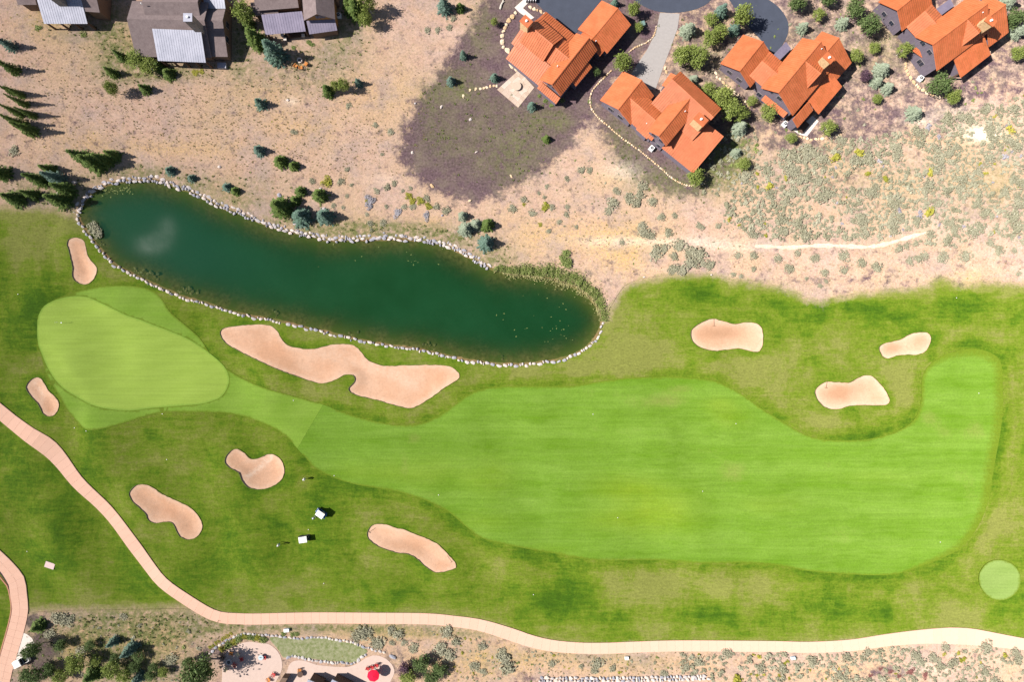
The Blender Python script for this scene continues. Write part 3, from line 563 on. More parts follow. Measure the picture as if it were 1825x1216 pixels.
# ------------------------------------------------------------------ paths of concrete slabs
shade_by_piece('path_slab', [(0.63, 0.412, 0.312), (0.624, 0.406, 0.306), (0.637, 0.42, 0.32), (0.63, 0.412, 0.312), (0.634, 0.416, 0.316)], 0.9, 0.1, 1.2, 0.10, 0.1)
simple('path_base', (0.50, 0.325, 0.245), 0.95, 0.1)
simple('kerb', (0.40, 0.20, 0.13), 0.9, 0.1)
simple('white_concrete', (0.60, 0.53, 0.48), 0.9, 0.1, 0.08, 1.0)
simple('grey_concrete', (0.31, 0.285, 0.275), 0.9, 0.15, 0.14, 2.0, bump=0.2)
simple('asphalt', (0.052, 0.060, 0.085), 0.85, 0.25, 0.22, 0.5)
simple('patio', (0.50, 0.385, 0.33), 0.9, 0.1, 0.12, 1.5)
def slab_path(name, label, ctr, widths, pitch, cols=1, kerb=None):
    C = smooth_line(ctr, 0.5); seg = np.hypot(*np.diff(C, axis=0).T); s = np.concatenate([[0], np.cumsum(seg)])
    src = np.array([W(*p) for p in ctr]); 
    # width along the run, read at the given points
    di = [int(np.argmin(np.hypot(*(C - p).T))) for p in src]
    wv = np.interp(s, s[di], [w / S for w in widths])
    st = np.arange(0, s[-1], pitch)
    px = np.interp(st, s, C[:, 0]); py = np.interp(st, s, C[:, 1]); w = np.interp(st, s, wv)
    tx, ty = np.gradient(px), np.gradient(py); L = np.hypot(tx, ty); nx, ny = -ty / L, tx / L
    root = thing(name, None, None); tag(root, label, kind='structure')
    base = MB(); g = 0.016
    def pt(k, u): return (px[k] + nx[k] * w[k] * u, py[k] + ny[k] * w[k] * u)
    for k in range(len(st) - 1):
        for c in range(cols):
            u0, u1 = -0.5 + c / cols, -0.5 + (c + 1) / cols
            q = [pt(k, u0), pt(k + 1, u0), pt(k + 1, u1), pt(k, u1)]
            cx, cy = sum(p[0] for p in q) / 4, sum(p[1] for p in q) / 4
            q2 = []
            for p in q:
                dx, dy = cx - p[0], cy - p[1]; l = sqrt(dx * dx + dy * dy); q2.append((p[0] + dx / l * g * 1.4, p[1] + dy / l * g * 1.4))
            hz = [float(x) for x in height([p[0] for p in q], [p[1] for p in q])]
            mb = MB(); mb.prism([(p[0] - cx, p[1] - cy) for p in q2], [h - 0.08 for h in hz], [h + 0.10 + random.uniform(-.004, .004) for h in hz])
            mb.build('slab', M['path_slab'], root, (cx, cy, 0))
        q = [pt(k, -0.495), pt(k + 1, -0.495), pt(k + 1, 0.495), pt(k, 0.495)]
        hz = [float(x) for x in height([p[0] for p in q], [p[1] for p in q])]
        base.add([(p[0], p[1], h + 0.08) for p, h in zip(q, hz)], [(0, 1, 2, 3)])
    base.build('mortar_bed', M['path_base'], root)
    if kerb:
        kb = MB()
        for k in range(len(st) - 1):
            u = kerb * 0.5
            a, b2 = pt(k, u), pt(k + 1, u); a2, b3 = (a[0] + nx[k] * .22 * kerb, a[1] + ny[k] * .22 * kerb), (b2[0] + nx[k + 1] * .22 * kerb, b2[1] + ny[k + 1] * .22 * kerb)
            kb.prism([a, b2, b3, a2], -0.1, 0.17)
        kb.build('kerb', M['kerb'], root)
    return root
slab_path('path', 'long winding pink concrete cart path along the bottom', [(-40,700),(0,739),(20,756),(47,774),(73,790),(93,806),(113,828),(139,861),(166,891),(183,910),(214,945),(239,975.5),(265,1007),(292,1037),(328,1066),(365.5,1090),(393,1101),(428,1103.6),(460,1104),(556,1102),(657,1102.6),(757,1103.6),(808,1108),(858,1115.5),(912,1132),(948,1144),(986,1152),(1036,1156),(1086,1156),(1137,1154),(1212,1152),(1370,1153),(1441,1154.5),(1516,1151),(1579,1142),(1642,1135.6),(1693,1134),(1730,1135.6),(1768,1140.6),(1825,1149),(1890,1156)],
 [26,25,25,26,28,27,25,24,23,23,22,22,22,22,21,20,20,20,20,20,20,20,20,21,23,22,21,20,20,20,20,20,20,21,22,25,30,30,26,21,20], 1.75)
slab_path('path', 'short pink paved path with a kerb in the lower left corner', [(-40,960),(0,1004.5),(15,1022),(28,1038.6),(34,1064),(36,1089),(30,1119),(20,1154.5),(11,1185),(4,1216),(-6,1260)], [29,29,30,30,29,29,29,29,28,28,28], 1.5, 2, -1)
def flat(name, mat, poly, z0, z1, label, smooth=False, kind='structure', **kw):
    P = [tuple(p) for p in (smooth_poly(poly, 0.7) if smooth else [W(*p) for p in poly])]
    mb = MB(); mb.prism(P, z0, z1); o = mb.build(name, M[mat]); return tag(o, label, kind=kind, **kw)
flat('pavement', 'white_concrete', [(40,1128),(48,1131),(57,1138),(62,1148),(58,1162),(48,1176),(38,1188),(22,1194),(23,1170),(32,1140)], -0.1, 0.045, 'white concrete apron beside the short path, lower left')
flat('driveway', 'asphalt', [(948,-70),(945,-10),(952,2),(976,24),(1026,64),(1031,50),(1078,-8),(1110,-70)], -0.1, 0.03, 'dark asphalt drive inside the L of the first orange house')
flat('driveway', 'asphalt', [(1100,-70),(1126,-8),(1150,12),(1180,21.5),(1215,21.5),(1250,12),(1272,-8),(1300,-70)], -0.1, 0.024, 'dark asphalt turning circle at the top edge', True)
flat('driveway', 'grey_concrete', crop((910,0),Z4,[(1055,90),(1195,95),(1180,200),(1130,340),(1080,470),(1025,630),(900,640),(840,540),(890,460),(960,360),(1030,220)]), -0.1, 0.036, 'light grey concrete driveway curving down between two orange houses')
flat('driveway', 'asphalt', [(1230,-70),(1290,-12),(1312,18),(1335,48),(1361,76),(1380,97),(1394,80),(1404,60),(1404,38),(1390,15),(1368,-2),(1340,-14),(1320,-70)], -0.1, 0.034, 'dark asphalt lobe beside the middle right orange house', True)
flat('pavement', 'white_concrete', [(917,13),(934,-2),(948,-2),(932,14),(952,31),(945,35),(926,22)], -0.1, 0.05, 'white walkway zigzagging to the chimney of the leftmost orange house')
flat('patio', 'white_concrete', [(1430,222),(1448,206),(1459,216),(1438,243),(1426,240),(1412,231),(1417,226)], -0.1, 0.05, 'small white patio at the foot of the middle right house')
flat('patio', 'patio', [(403,1165),(414,1156),(428,1148),(446,1144.5),(464,1147),(476,1148),(486,1153),(496,1163),(501.5,1175),(503,1189),(500,1201),(490,1222),(484,1262),(404,1262),(396,1200)], -0.1, 0.05, 'round pale pink patio with fire ring and red chairs', True)
flat('patio', 'patio', [(512,1196),(517,1184),(526,1178.5),(540,1178),(551,1181),(564,1185.5),(584,1188),(606,1189.5),(622,1189),(633,1185.6),(644,1179),(655,1172.5),(666,1169),(677,1170),(688,1175),(698,1184.5),(703,1195.5),(701,1206),(695,1218),(680,1262),(512,1262),(506,1225)], -0.1, 0.046, 'pale pink patio under the red umbrella', True)
def lawn_material():
    t = NT('lawn'); o = t.co('Object'); n = t.noise(o, 1.2, 4, .7); n2 = t.noise(o, 6, 3)
    c = t.mix(t.rng(n, .35, .65), (0.17, 0.20, 0.07), (0.33, 0.32, 0.20))
    M['lawn'] = t.bsdf(t.val(c, t.ma('MULTIPLY_ADD', n2, .7, .65)), .95, .1, t.bump(n2, .6, .1))
lawn_material()
flat('lawn', 'lawn', [(480,1138),(500,1137),(520,1139),(540,1139),(562,1138),(584,1138.5),(606,1144),(628,1148),(648,1156),(655,1162),(642,1174),(633,1181),(606,1180),(573,1177),(540,1173),(522,1170),(506,1173),(500,1165),(493,1155)], -0.1, 0.035, 'faded lawn ringed by stones above the two patios', True)
def gravel_material():
    t = NT('gravel'); o = t.co('Object'); n = t.vor(o, 4.5, 'F1', 1); n2 = t.noise(o, 3, 3)
    c = t.mix(t.rng(n2, .3, .7), (0.50, 0.40, 0.29), (0.66, 0.56, 0.44))
    M['gravel'] = t.bsdf(c, .95, .1, t.bump(t.vor(o, 5.0), .6, .1))
gravel_material()
tr = smooth_line([(1345,439),(1365,439),(1403,441),(1453,438),(1491,438.6),(1536,441),(1567,437.5),(1597,430),(1630,420),(1656,414)], 0.7)
mb = MB(); tx = np.gradient(tr[:, 0]); ty = np.gradient(tr[:, 1]); L = np.hypot(tx, ty); n = len(tr)
for i in range(n):
    wv = (0.36 + 0.10 * sin(i * 1.9) + 0.10 * sin(i * .73)) * (0.6 + 0.4 * min(1, i / 4, (n - 1 - i) / 4))
    nx, ny = -ty[i] / L[i] * wv, tx[i] / L[i] * wv
    mb.v += [(tr[i, 0] + nx, tr[i, 1] + ny, .02 + H1(*tr[i])), (tr[i, 0] + nx * .2, tr[i, 1] + ny * .2, .09 + H1(*tr[i])), (tr[i, 0] - nx, tr[i, 1] - ny, .02 + H1(*tr[i]))]
    if i: b = 3 * i; mb.f += [(b - 3, b, b + 1, b - 2), (b - 2, b + 1, b + 2, b - 1)]; mb.m += [0, 0]
tag(mb.build('gravel_path', M['gravel']), 'white crushed-stone strip across the sagebrush slope', kind='structure')

# ------------------------------------------------------------------ stones
def stone_mesh(seed, flatness=0.7):
    r = random.Random(seed); bm = bmesh.new(); bmesh.ops.create_icosphere(bm, subdivisions=1, radius=0.5)
    cut = [(Vector((r.uniform(-1, 1), r.uniform(-1, 1), r.uniform(-.4, 1))).normalized(), r.uniform(.27, .42)) for _ in range(8)]
    for v in bm.verts:
        v.co *= r.uniform(.92, 1.12)
        for nn, d in cut:
            e = v.co.dot(nn) - d
            if e > 0: v.co -= nn * e
        v.co.z *= flatness
    m = bpy.data.meshes.new('stone'); bm.to_mesh(m); bm.free(); return m
STONES = [stone_mesh(i) for i in range(10)]
shade_by_piece('pond_stone', [(0.50, 0.44, 0.42), (0.36, 0.34, 0.37), (0.58, 0.50, 0.46), (0.42, 0.38, 0.38), (0.30, 0.29, 0.33), (0.54, 0.46, 0.42)], .9, .2, 3, .35)
shade_by_piece('tan_stone', [(0.60, 0.46, 0.30), (0.52, 0.36, 0.21), (0.66, 0.54, 0.39), (0.56, 0.40, 0.25), (0.62, 0.50, 0.36)], .9, .15, 3, .3)
shade_by_piece('grey_stone', [(0.40, 0.38, 0.40), (0.52, 0.48, 0.46), (0.30, 0.30, 0.34), (0.60, 0.52, 0.45), (0.45, 0.41, 0.40)], .9, .15, 3, .3)
for k in ('pond_stone', 'tan_stone', 'grey_stone'):
    L = []
    for m in STONES: q = m.copy(); q.materials.append(M[k]); L.append(q)
    M[k + '_meshes'] = L
def put_stone(parent, kind, x, y, z, sx, sy, sz, rz, name='stone'):
    o = link(name, random.choice(M[kind + '_meshes']), None, parent, (x, y, z), rz, (sx, sy, sz))
    o.rotation_euler[0] = random.uniform(-.2, .2); o.rotation_euler[1] = random.uniform(-.2, .2); return o
def stone_row(root, kind, line, size, jitter=0.25, rows=1, hgt=0.6, closed=False, skip=None, cap=300, z0=None, raw=False, wob=0.0):
    C = smooth_line(line, .3, raw); s = np.concatenate([[0], np.cumsum(np.hypot(*np.diff(C, axis=0).T))])
    spots = []
    for r in range(rows):
        d = random.uniform(0, size)
        while d < s[-1]:
            w = size * random.uniform(1 - jitter * 1.5, 1 + jitter * 1.7); d += w * .5
            if d > s[-1]: break
            x, y = np.interp(d, s, C[:, 0]), np.interp(d, s, C[:, 1]); x2, y2 = np.interp(d + .3, s, C[:, 0]), np.interp(d + .3, s, C[:, 1])
            a = atan2(y2 - y, x2 - x); off = (r - (rows - 1) / 2) * size * .72 + random.uniform(-.5, .5) * wob
            x -= sin(a) * off; y += cos(a) * off; d += w * .5
            if skip and skip(x, y): continue
            spots.append((w, x, y, a))
    spots.sort(key=lambda t: -t[0]); rest = MB()
    for i, (w, x, y, a) in enumerate(spots):
        z = (H1(x, y) if z0 is None else z0) + hgt * .22
        sx, sy, sz = w * 1.12, size * random.uniform(.8, 1.15), hgt * random.uniform(.8, 1.3) / .7
        if i < cap: put_stone(root, kind, x, y, z, sx, sy, sz, a + random.uniform(-.25, .25))
        else:
            m = random.choice(STONES); Mx = Matrix.Translation((x, y, z)) @ Matrix.Rotation(a, 4, 'Z') @ Matrix.Diagonal((sx, sy, sz, 1))
            rest.add([Mx @ v.co for v in m.vertices], [tuple(p.vertices) for p in m.polygons])
    if rest.v: tag(rest.build('small_stones', M[kind], root), kind='stuff')
edging = thing('stone_edging', 'ring of pale grey boulders edging the pond', 'stone edging', (0, 0, 0))
PR = [tuple(p) for p in POND] + [POND[0]]
def in_reeds(x, y):
    px, py = 912.5 + x * S, 608 - y * S; return 905 < px < 1082 and py < 575 and py > 470
stone_row(edging, 'pond_stone', PR[:26], 0.80, .5, 2, .5, skip=in_reeds, cap=130, z0=-.40, wob=.75)
stone_row(edging, 'pond_stone', PR[33:50], 0.78, .5, 1, .5, skip=in_reeds, cap=105, z0=-.42, wob=.5)
stone_row(edging, 'pond_stone', PR[49:], 0.72, .5, 1, .5, cap=65, z0=-.42, wob=.5)
# ledges of brown rock under the water by the near bank
shade_by_piece('wet_rock', [(0.20, 0.13, 0.06), (0.27, 0.18, 0.09), (0.15, 0.10, 0.05)], .6, .4, 3, .3)
L = []
for m in STONES: q = m.copy(); q.materials.append(M['wet_rock']); L.append(q)
M['wet_rock_meshes'] = L
for cx, cy, nn, wh in ((250,482,13,'widest ledge of brown rocks under water by the left bank'),(272,488,10,'brown rocks under water just right of the widest ledge'),(322,512,9,'brown rocks under water above the big green'),(340,520,8,'brown rocks under water left of the largest bunker'),(487,556,7,'brown rocks under water above the left end of the largest bunker'),(625,596,6,'few brown rocks under water above the middle of the largest bunker'),(767,619,10,'round heap of brown rocks under water near the largest bunker tip'),(900,640,4,'few brown rocks under water at the lowest pond bank'),(175,432,6,'brown rocks under water beside the bush at the left bank')):
    t = thing('submerged_ledge', wh, 'rocks', (*W(cx, cy), -.7))
    for k in range(nn):
        x, y = W(cx + random.gauss(0, 8), cy + random.gauss(0, 4)); w = random.uniform(.5, 1.1)
        if not inside(pond, np.array([x]), np.array([y]))[0]: continue
        put_stone(t, 'wet_rock', x - t.location.x, y - t.location.y, -.02, w, w * .8, .5, random.uniform(0, 3), 'rock')

def stone_wall(label, line, size, kind='tan_stone', rows=1, hgt=.5, name='stone_wall', cat='stone wall', **kw):
    w = thing(name, label, cat); stone_row(w, kind, line, size, .35, rows, hgt, **kw); return w
C9 = lambda L: crop((910, 0), Z4, L)
stone_wall('curved low stone wall round the front house below the driveway', C9([(720,490),(650,560),(600,610),(570,660),(562,720),(580,780),(630,840),(700,900),(780,970),(850,1020),(920,1070),(980,1120),(1040,1170),(1090,1214)]) + [(1194,315),(1212,326),(1228,331),(1240,329)], .46, hgt=.42, wob=.08)
stone_wall('short curved stone wall left of the grey driveway', C9([(1030,165),(1020,230),(990,280),(930,315),(870,340),(830,375)]), .46, hgt=.42, wob=.12)
stone_wall('broken stone border right of the house below the driveway', C9([(1430,400),(1425,470),(1460,540),(1520,600),(1580,660),(1650,720),(1700,770)]), .75, hgt=.4, wob=.4)
C13 = lambda L: crop((1365, 0), Z4, L)
stone_wall('curved stone wall left of the top right orange house', C13([(985,410),(985,480),(1020,550),(1060,600),(1110,640),(1170,670),(1240,695)]), .85, hgt=.5, wob=.3)
stone_wall('pale stone border below the patio of the middle right house', C13([(215,950),(260,975),(320,988),(390,985),(450,970),(530,955)]), .75, hgt=.4, wob=.25)
C8 = lambda L: crop((880, 0), 6.08, L)
stone_wall('curved row of tan boulders left of the chimneyed orange house', C8([(262,110),(215,165),(170,215),(140,260),(115,310),(100,365),(90,420),(95,470),(110,520),(150,545),(185,590)]), 1.15, hgt=.6, name='boulder_border', cat='boulders')
stone_wall('short row of tan boulders above the flagstone patio', C8([(150,690),(185,710),(215,735),(250,765)]), 1.1, hgt=.5, name='boulder_border', cat='boulders')
stone_wall('row of tan stones between the asphalt and the white walkway', C8([(340,45),(400,80),(460,105),(520,130),(550,150)]), .8, hgt=.4, name='boulder_border', cat='boulders')
stone_wall('few pale rocks at the right edge of the grey driveway', C9([(1105,460),(1090,490),(1105,525)]), .9, hgt=.45, name='boulder_border', cat='boulders', wob=.3)
C37 = lambda L: crop((370, 1110), 9.125, L); C54 = lambda L: crop((540, 1110), 9.125, L)
stone_wall('low grey stone border above the lawn and hedge at the bottom', C37([(20,545),(100,445),(160,400),(230,350),(330,290),(410,250),(500,215),(600,190),(720,200),(820,205),(930,205),(1000,215),(1100,215),(1220,235),(1340,250),(1440,262)]) + C54([(0,268),(160,245),(260,240),(400,250),(520,290),(700,300),(820,335),(900,365),(1000,400),(1080,420),(1150,455),(1250,470),(1350,495)]), .7, 'grey_stone', hgt=.45, wob=.2)
stone_wall('low grey stone border between the lawn and the umbrella patio', C37([(1250,590),(1300,575),(1360,545),(1400,560),(1470,560),(1540,575)]) + C54([(0,590),(80,605),(170,625),(280,635),(380,640),(480,655),(600,655),(700,665),(800,675),(870,640),(930,580),(990,545),(1060,490)]), .8, 'grey_stone', hgt=.5, wob=.2)
bw = stone_wall('long grey stone retaining wall along the bottom edge', [(957,1211),(1000,1211.5),(1100,1211.5),(1180,1210),(1264,1208)], .8, 'grey_stone', rows=2, hgt=.8, wob=.2)
# stepping stones from the patio
for i, (x, y) in enumerate([(1708,608),(1685,607),(1661,608),(1637,617),(1617,622),(1590,628),(1558,630),(1517,637),(1470,680)]):
    p = Wz((455, 0), Z4, x, y); o = put_stone(None, 'tan_stone', p[0], p[1], .06, .85 + .3 * (i in (6, 8)), .62, .3, random.uniform(0, 3), 'stepping_stone')
    tag(o, None, 'stepping stone', 'stepping stones leading from the flagstone patio'); rank_label(o, 'flat tan stepping stone', 'in the row leading from the flagstone patio', -x)
# single boulders
BO = [(787,190,1.1,.6,1.2,'white boulder on the mulch below the stepping stones'),(838,213,.9,.7,.9,'white boulder left of the flagstone patio on weedy mulch'),(735,272,.9,.75,1.9,'white boulder at the left rim of the mulch bed'),(849,271,1.0,.4,.8,'slim white rock in the middle of the mulch bed'),(740,184,.6,.5,0,'small white rock where mulch meets straw, upper left'),
 (770,331.5,1.3,.8,2.4,'tan boulder at the lower left rim of the mulch bed'),(837,357.5,1.0,.5,.2,'tan rock at the lowest tip of the mulch bed'),(788,384,.7,.7,0,'round pale rock among yellow shrubs above the pond'),(498,348,1.5,1.1,2.2,'large grey boulder between the pines above the pond'),(578,372,1.2,.8,0,'grey boulder behind the right spruce above the pond'),(525,399,1.0,.8,0,'grey boulder on the pond bank below the spruces'),(571,336,.9,.6,.3,'pale rock behind the small pine above the pond'),
 (391,297.5,.9,.9,0,'lone pale rock on straw above the pond curve'),(199,286,1.3,.8,0,'white rock in the shade of the pines above the pond'),(132,325,1.5,.9,.2,'pale boulder shaded by pines at the left pond end'),(911,314,1.0,.5,2.2,'slim tan rock at the right rim of the mulch bed'),(684,415,.6,.5,0,'small pale rock just above the pond wall'),(103,345,.8,.6,0,'pale rock under the pine left of the pond'),(655,1170,.1,.1,0,None),(1268,490,.5,.4,0,'small white rock at the upper edge of the rough'),(1148,494,.6,.4,.3,'small pale rock on dry grass right of the reeds'),(1414,50,.1,.1,0,None),(513,178,.9,.7,0,'pale rock pile on the straw beside a small spruce')]
for x, y, a, b, r, lb in BO:
    if not lb: continue
    p = W(x, y); o = put_stone(None, 'tan_stone' if 'tan' in lb else 'pond_stone', p[0], p[1], H1(*p) + .1, a, b, .8 * min(a, b) + .2, r, 'boulder'); tag(o, lb, 'boulder')
p = W(700, 1171); o = put_stone(None, 'grey_stone', p[0], p[1], .2, 2.1, .95, 1.0, -.35, 'boulder'); tag(o, 'long pale grey boulder at the right end of the lawn border', 'boulder')
# flagstone patio
fp = thing('flagstone_patio', 'square cream flagstone patio with a round fire pit', 'patio'); shade_by_piece('flagstone', [(0.50, 0.40, 0.32), (0.45, 0.345, 0.27), (0.54, 0.45, 0.38), (0.48, 0.38, 0.31)], .9, .1, 1.5, .2, .2)
Q = [np.array(W(*p)) for p in ((924.4,125),(952.4,156),(923.6,191.6),(886,159.5))]
nu, nv = 6, 7; G = {}
for i in range(nu + 1):
    for j in range(nv + 1):
        u = i / nu + (random.uniform(-.05, .05) if 0 < i < nu else 0); v = j / nv + (random.uniform(-.045, .045) if 0 < j < nv else 0)
        G[i, j] = Q[0] * (1 - u) * (1 - v) + Q[1] * u * (1 - v) + Q[2] * u * v + Q[3] * (1 - u) * v
for i in range(nu):
    for j in range(nv):
        q = [G[i, j], G[i + 1, j], G[i + 1, j + 1], G[i, j + 1]]; c = sum(q) / 4
        mb = MB(); mb.prism([tuple((p - c) * .975) for p in q], -.1, .07 + random.uniform(-.006, .006)); mb.build('flagstone', M['flagstone'], fp, (c[0], c[1], 0))
mb = MB(); mb.prism([tuple(p) for p in Q], -.1, .05); mb.build('sand_joint', M['path_base'], fp)
def fire_pit(x, y, r, hgt, mat, label):
    t = thing('fire_pit', label, 'fire pit', (x, y, .06)); mb = MB(); k = 20
    for i in range(k):
        a0, a1 = 2 * pi * i / k, 2 * pi * (i + 1) / k; mb.prism([(r * cos(a0), r * sin(a0)), (r * cos(a1), r * sin(a1)), (.62 * r * cos(a1), .62 * r * sin(a1)), (.62 * r * cos(a0), .62 * r * sin(a0))], 0, hgt)
    mb.build('stone_ring', mat, t); mb = MB(); mb.disc((0, 0, 0), .62 * r, hgt * .7, 20); mb.build('fire_bed', simple('ash', (.10, .09, .09)) if 'ash' not in M else M['ash'], t); return t
p = W(921, 154.6); t = thing('fire_pit', 'round flat stone fire table on the flagstone patio', 'fire pit', (p[0], p[1], .07)); mb = MB(); mb.disc((0, 0, 0), .82, .42, 24, 0, .85); mb.build('stone_drum', M['flagstone'], t); mb = MB(); mb.disc((0, 0, .42), .92, .07, 24); mb.build('cap_slab', M['flagstone'], t)

# ------------------------------------------------------------------ houses
def metal_roof(name, c1, c2, rough, metal=0.0, rust=None):
    t = NT(name); o = t.co('Object'); n = t.noise(o, 0.5, 4, .6); n2 = t.noise(o, 3, 3); r = t.rand()
    c = t.mix(t.rng(n, .3, .7), c1, c2)
    if rust: c = t.mix(t.rng(t.noise(t.co('Object', (1, 1, 1)), 0.7, 5, .75), .46, .68, 0, .75), c, rust)
    c = t.val(c, t.ma('ADD', t.ma('MULTIPLY_ADD', n2, .22, .82), t.ma('MULTIPLY', r, .16)))
    M[name] = t.bsdf(c, rough, .4, t.bump(n2, .05, .05), metal, .4)
metal_roof('orange_roof', (0.420, 0.110, 0.040), (0.500, 0.145, 0.056), .55, 0, (0.33, 0.098, 0.030))
metal_roof('silver_roof', (0.27, 0.275, 0.335), (0.36, 0.36, 0.425), .45, .15)
metal_roof('violet_roof', (0.165, 0.145, 0.205), (0.235, 0.205, 0.275), .45, .1)
def shingles():
    t = NT('shingles'); o = t.co('Object'); n = t.noise(o, 1.1, 4, .7); n2 = t.noise(o, 5, 3, .7)
    c = t.mix(t.rng(n, .3, .7), (0.185, 0.142, 0.140), (0.255, 0.200, 0.195))
    M['shingles'] = t.bsdf(t.val(c, t.ma('MULTIPLY_ADD', n2, .6, .7)), .95, .1, t.bump(n2, .4, .06))
shingles()
def siding(name, col):
    t = NT(name); o = t.co('Object', (1, 1, 1)); n = t.noise(t.co('Object', (3, 3, .4)), 2.0, 3); 
    M[name] = t.bsdf(t.val(col, t.ma('MULTIPLY_ADD', n, .7, .65)), .85, .2, None, 0, .4)
siding('dark_siding', (0.130, 0.108, 0.135)); siding('brown_siding', (0.150, 0.098, 0.070)); siding('cedar', (0.33, 0.17, 0.06))
simple('house_stone', (0.46, 0.31, 0.17), .9, .15, .5, 2.2, bump=.5); simple('grey_house_stone', (0.24, 0.21, 0.19), .9, .15, .5, 2.2, bump=.5)
simple('trim', (0.62, 0.58, 0.56), .7, .3, .05); simple('window_frame', (0.22, 0.19, 0.19), .7, .3, .05); simple('glass', (0.02, 0.025, 0.04), .08, .6, .1); simple('dark_wood', (0.10, 0.06, 0.045), .8, .2, .3)
simple('white_metal', (0.72, 0.72, 0.72), .5, .4, .06); simple('dark_metal', (0.03, 0.03, 0.035), .5, .4)
def v2(p): return np.array(p, float)
class House:
    def __init__(s, label, px, roof, wall, base='house_stone', name='house'):
        p = W(*px); s.root = thing(name, label, 'house', (p[0], p[1], 0)); s.o = v2(p); s.roof = roof; s.wall = wall; s.base = base
    def loc(s, P): return [(p[0] - s.o[0], p[1] - s.o[1], p[2]) for p in P]
    def slab(s, P, mat, th=.16, seam=.46, name='roof_slope', label=None):
        """P: high edge a,b then low edge c,d (3D)"""
        P = [Vector(p) for p in s.loc(P)]; n = (P[1] - P[0]).cross(P[3] - P[0]).normalized()
        if n.z < 0: n = -n
        lo = [p - n * th for p in P]; mb = MB()
        mb.add(P + lo, [(0, 1, 2, 3), (7, 6, 5, 4), (0, 4, 5, 1), (1, 5, 6, 2), (2, 6, 7, 3), (3, 7, 4, 0)])
        m = mb.mesh(name, [M[mat]]); bm = bmesh.new(); bm.from_mesh(m); bmesh.ops.recalc_face_normals(bm, faces=bm.faces); bm.to_mesh(m); bm.free()
        o = link(name, m, None, s.root)
        if label: o['label'] = label
        if seam:
            L = (P[1] - P[0]).length; k = max(1, int(L / seam)); sb = MB(); u = (P[1] - P[0]).normalized() * (.03 if 'orange' in mat else .018)
            for i in range(1, k):
                t = i / k; a = P[0].lerp(P[1], t); b = P[3].lerp(P[2], t); h = n * (.07 if 'orange' in mat else .035)
                sb.add([a - u, a + u, b + u, b - u, a - u + h, a + u + h, b + u + h, b - u + h], [(4, 5, 6, 7), (0, 1, 5, 4), (2, 3, 7, 6), (1, 2, 6, 5), (3, 0, 4, 7)])
            if sb.v: tag(sb.build('standing_seams', M[mat], o), kind='stuff')
        return o
    def wallbox(s, poly, z0, tops, mat=None):
        mb = MB(); mb.prism([(p[0] - s.o[0], p[1] - s.o[1]) for p in poly], z0, tops); return mb.build('wall', M[mat or s.wall], s.root)
    def gable(s, p1, p2, zr, pl, zl, pr, zr2, roof=None, wall=None, seam=.46, over=.45, ridge=True, walls=True):
        roof = roof or s.roof; a = v2(W(*p1, zr)); b = v2(W(*p2, zr)); d = (b - a) / np.hypot(*(b - a)); n = np.array([-d[1], d[0]])
        wl = float(np.dot(v2(W(*pl, zl)) - a, n)); wr = float(np.dot(v2(W(*pr, zr2)) - a, n))
        for w, ze in ((wl, zl), (wr, zr2)):
            s.slab([(*a, zr), (*b, zr), (*(b + n * w), ze), (*(a + n * w), ze)], roof, seam=seam)
        if ridge:
            mb = MB(); A = s.loc([(*(a - d * .02), zr), (*(b + d * .02), zr)]); h = .05
            q = n * .14; A0, A1 = np.array(A[0]), np.array(A[1]); qq = np.array([q[0], q[1], -.06]); q2 = np.array([-q[0], -q[1], -.06]); up = np.array([0, 0, h])
            mb.add([A0 + qq + up, A0 + up * 1.6, A0 + q2 + up, A1 + qq + up, A1 + up * 1.6, A1 + q2 + up], [(0, 1, 4, 3), (1, 2, 5, 4), (0, 3, 5, 2)]); mb.build('ridge_cap', M[roof], s.root)
        if walls:
            a2, b2 = a + d * over, b - d * over; sl, sr = (zr - zl) / abs(wl), (zr - zr2) / abs(wr); il = wl - math.copysign(over, wl); ir = wr - math.copysign(over, wr)
            zt = lambda w, sl: zr - abs(w) * sl - .22
            prof = [(il, -.2), (il, zt(il, sl)), (0, zr - .22), (ir, zt(ir, sr)), (ir, -.2)]
            mb = MB(); vs = []
            for e in (a2, b2): vs += s.loc([(*(e + n * w), z) for w, z in prof])
            fs = [(0, 1, 2, 3, 4), (9, 8, 7, 6, 5)] + [(i, (i + 1) % 5, (i + 1) % 5 + 5, i + 5) for i in range(5)]
            mb.add(vs, fs); m = mb.mesh('wall', [M[wall or s.wall]]); bm = bmesh.new(); bm.from_mesh(m); bmesh.ops.recalc_face_normals(bm, faces=bm.faces); bm.to_mesh(m); bm.free(); link('wall', m, None, s.root)
        return dict(a=a, b=b, d=d, n=n, wl=wl, wr=wr, over=over, zl=zl, zr=zr, zr2=zr2)
    def shed(s, h1, h2, zh, low, zl, roof=None, wall=None, seam=.46, over=.35, walls=True, posts=0):
        """mono-pitch roof: high edge h1-h2, a point on the low edge"""
        roof = roof or s.roof; a = v2(W(*h1, zh)); b = v2(W(*h2, zh)); d = (b - a) / np.hypot(*(b - a)); n = np.array([-d[1], d[0]]); w = float(np.dot(v2(W(*low, zl)) - a, n))
        s.slab([(*a, zh), (*b, zh), (*(b + n * w), zl), (*(a + n * w), zl)], roof, seam=seam)
        iw = w - math.copysign(over, w); sl = (zh - zl) / abs(w)
        if walls:
            a2, b2 = a + d * over, b - d * over; z1, z2 = zh - .2, zh - abs(iw) * sl - .2
            s.wallbox([tuple(a2), tuple(b2), tuple(b2 + n * iw), tuple(a2 + n * iw)], -.2, [z1, z1, z2, z2], wall)
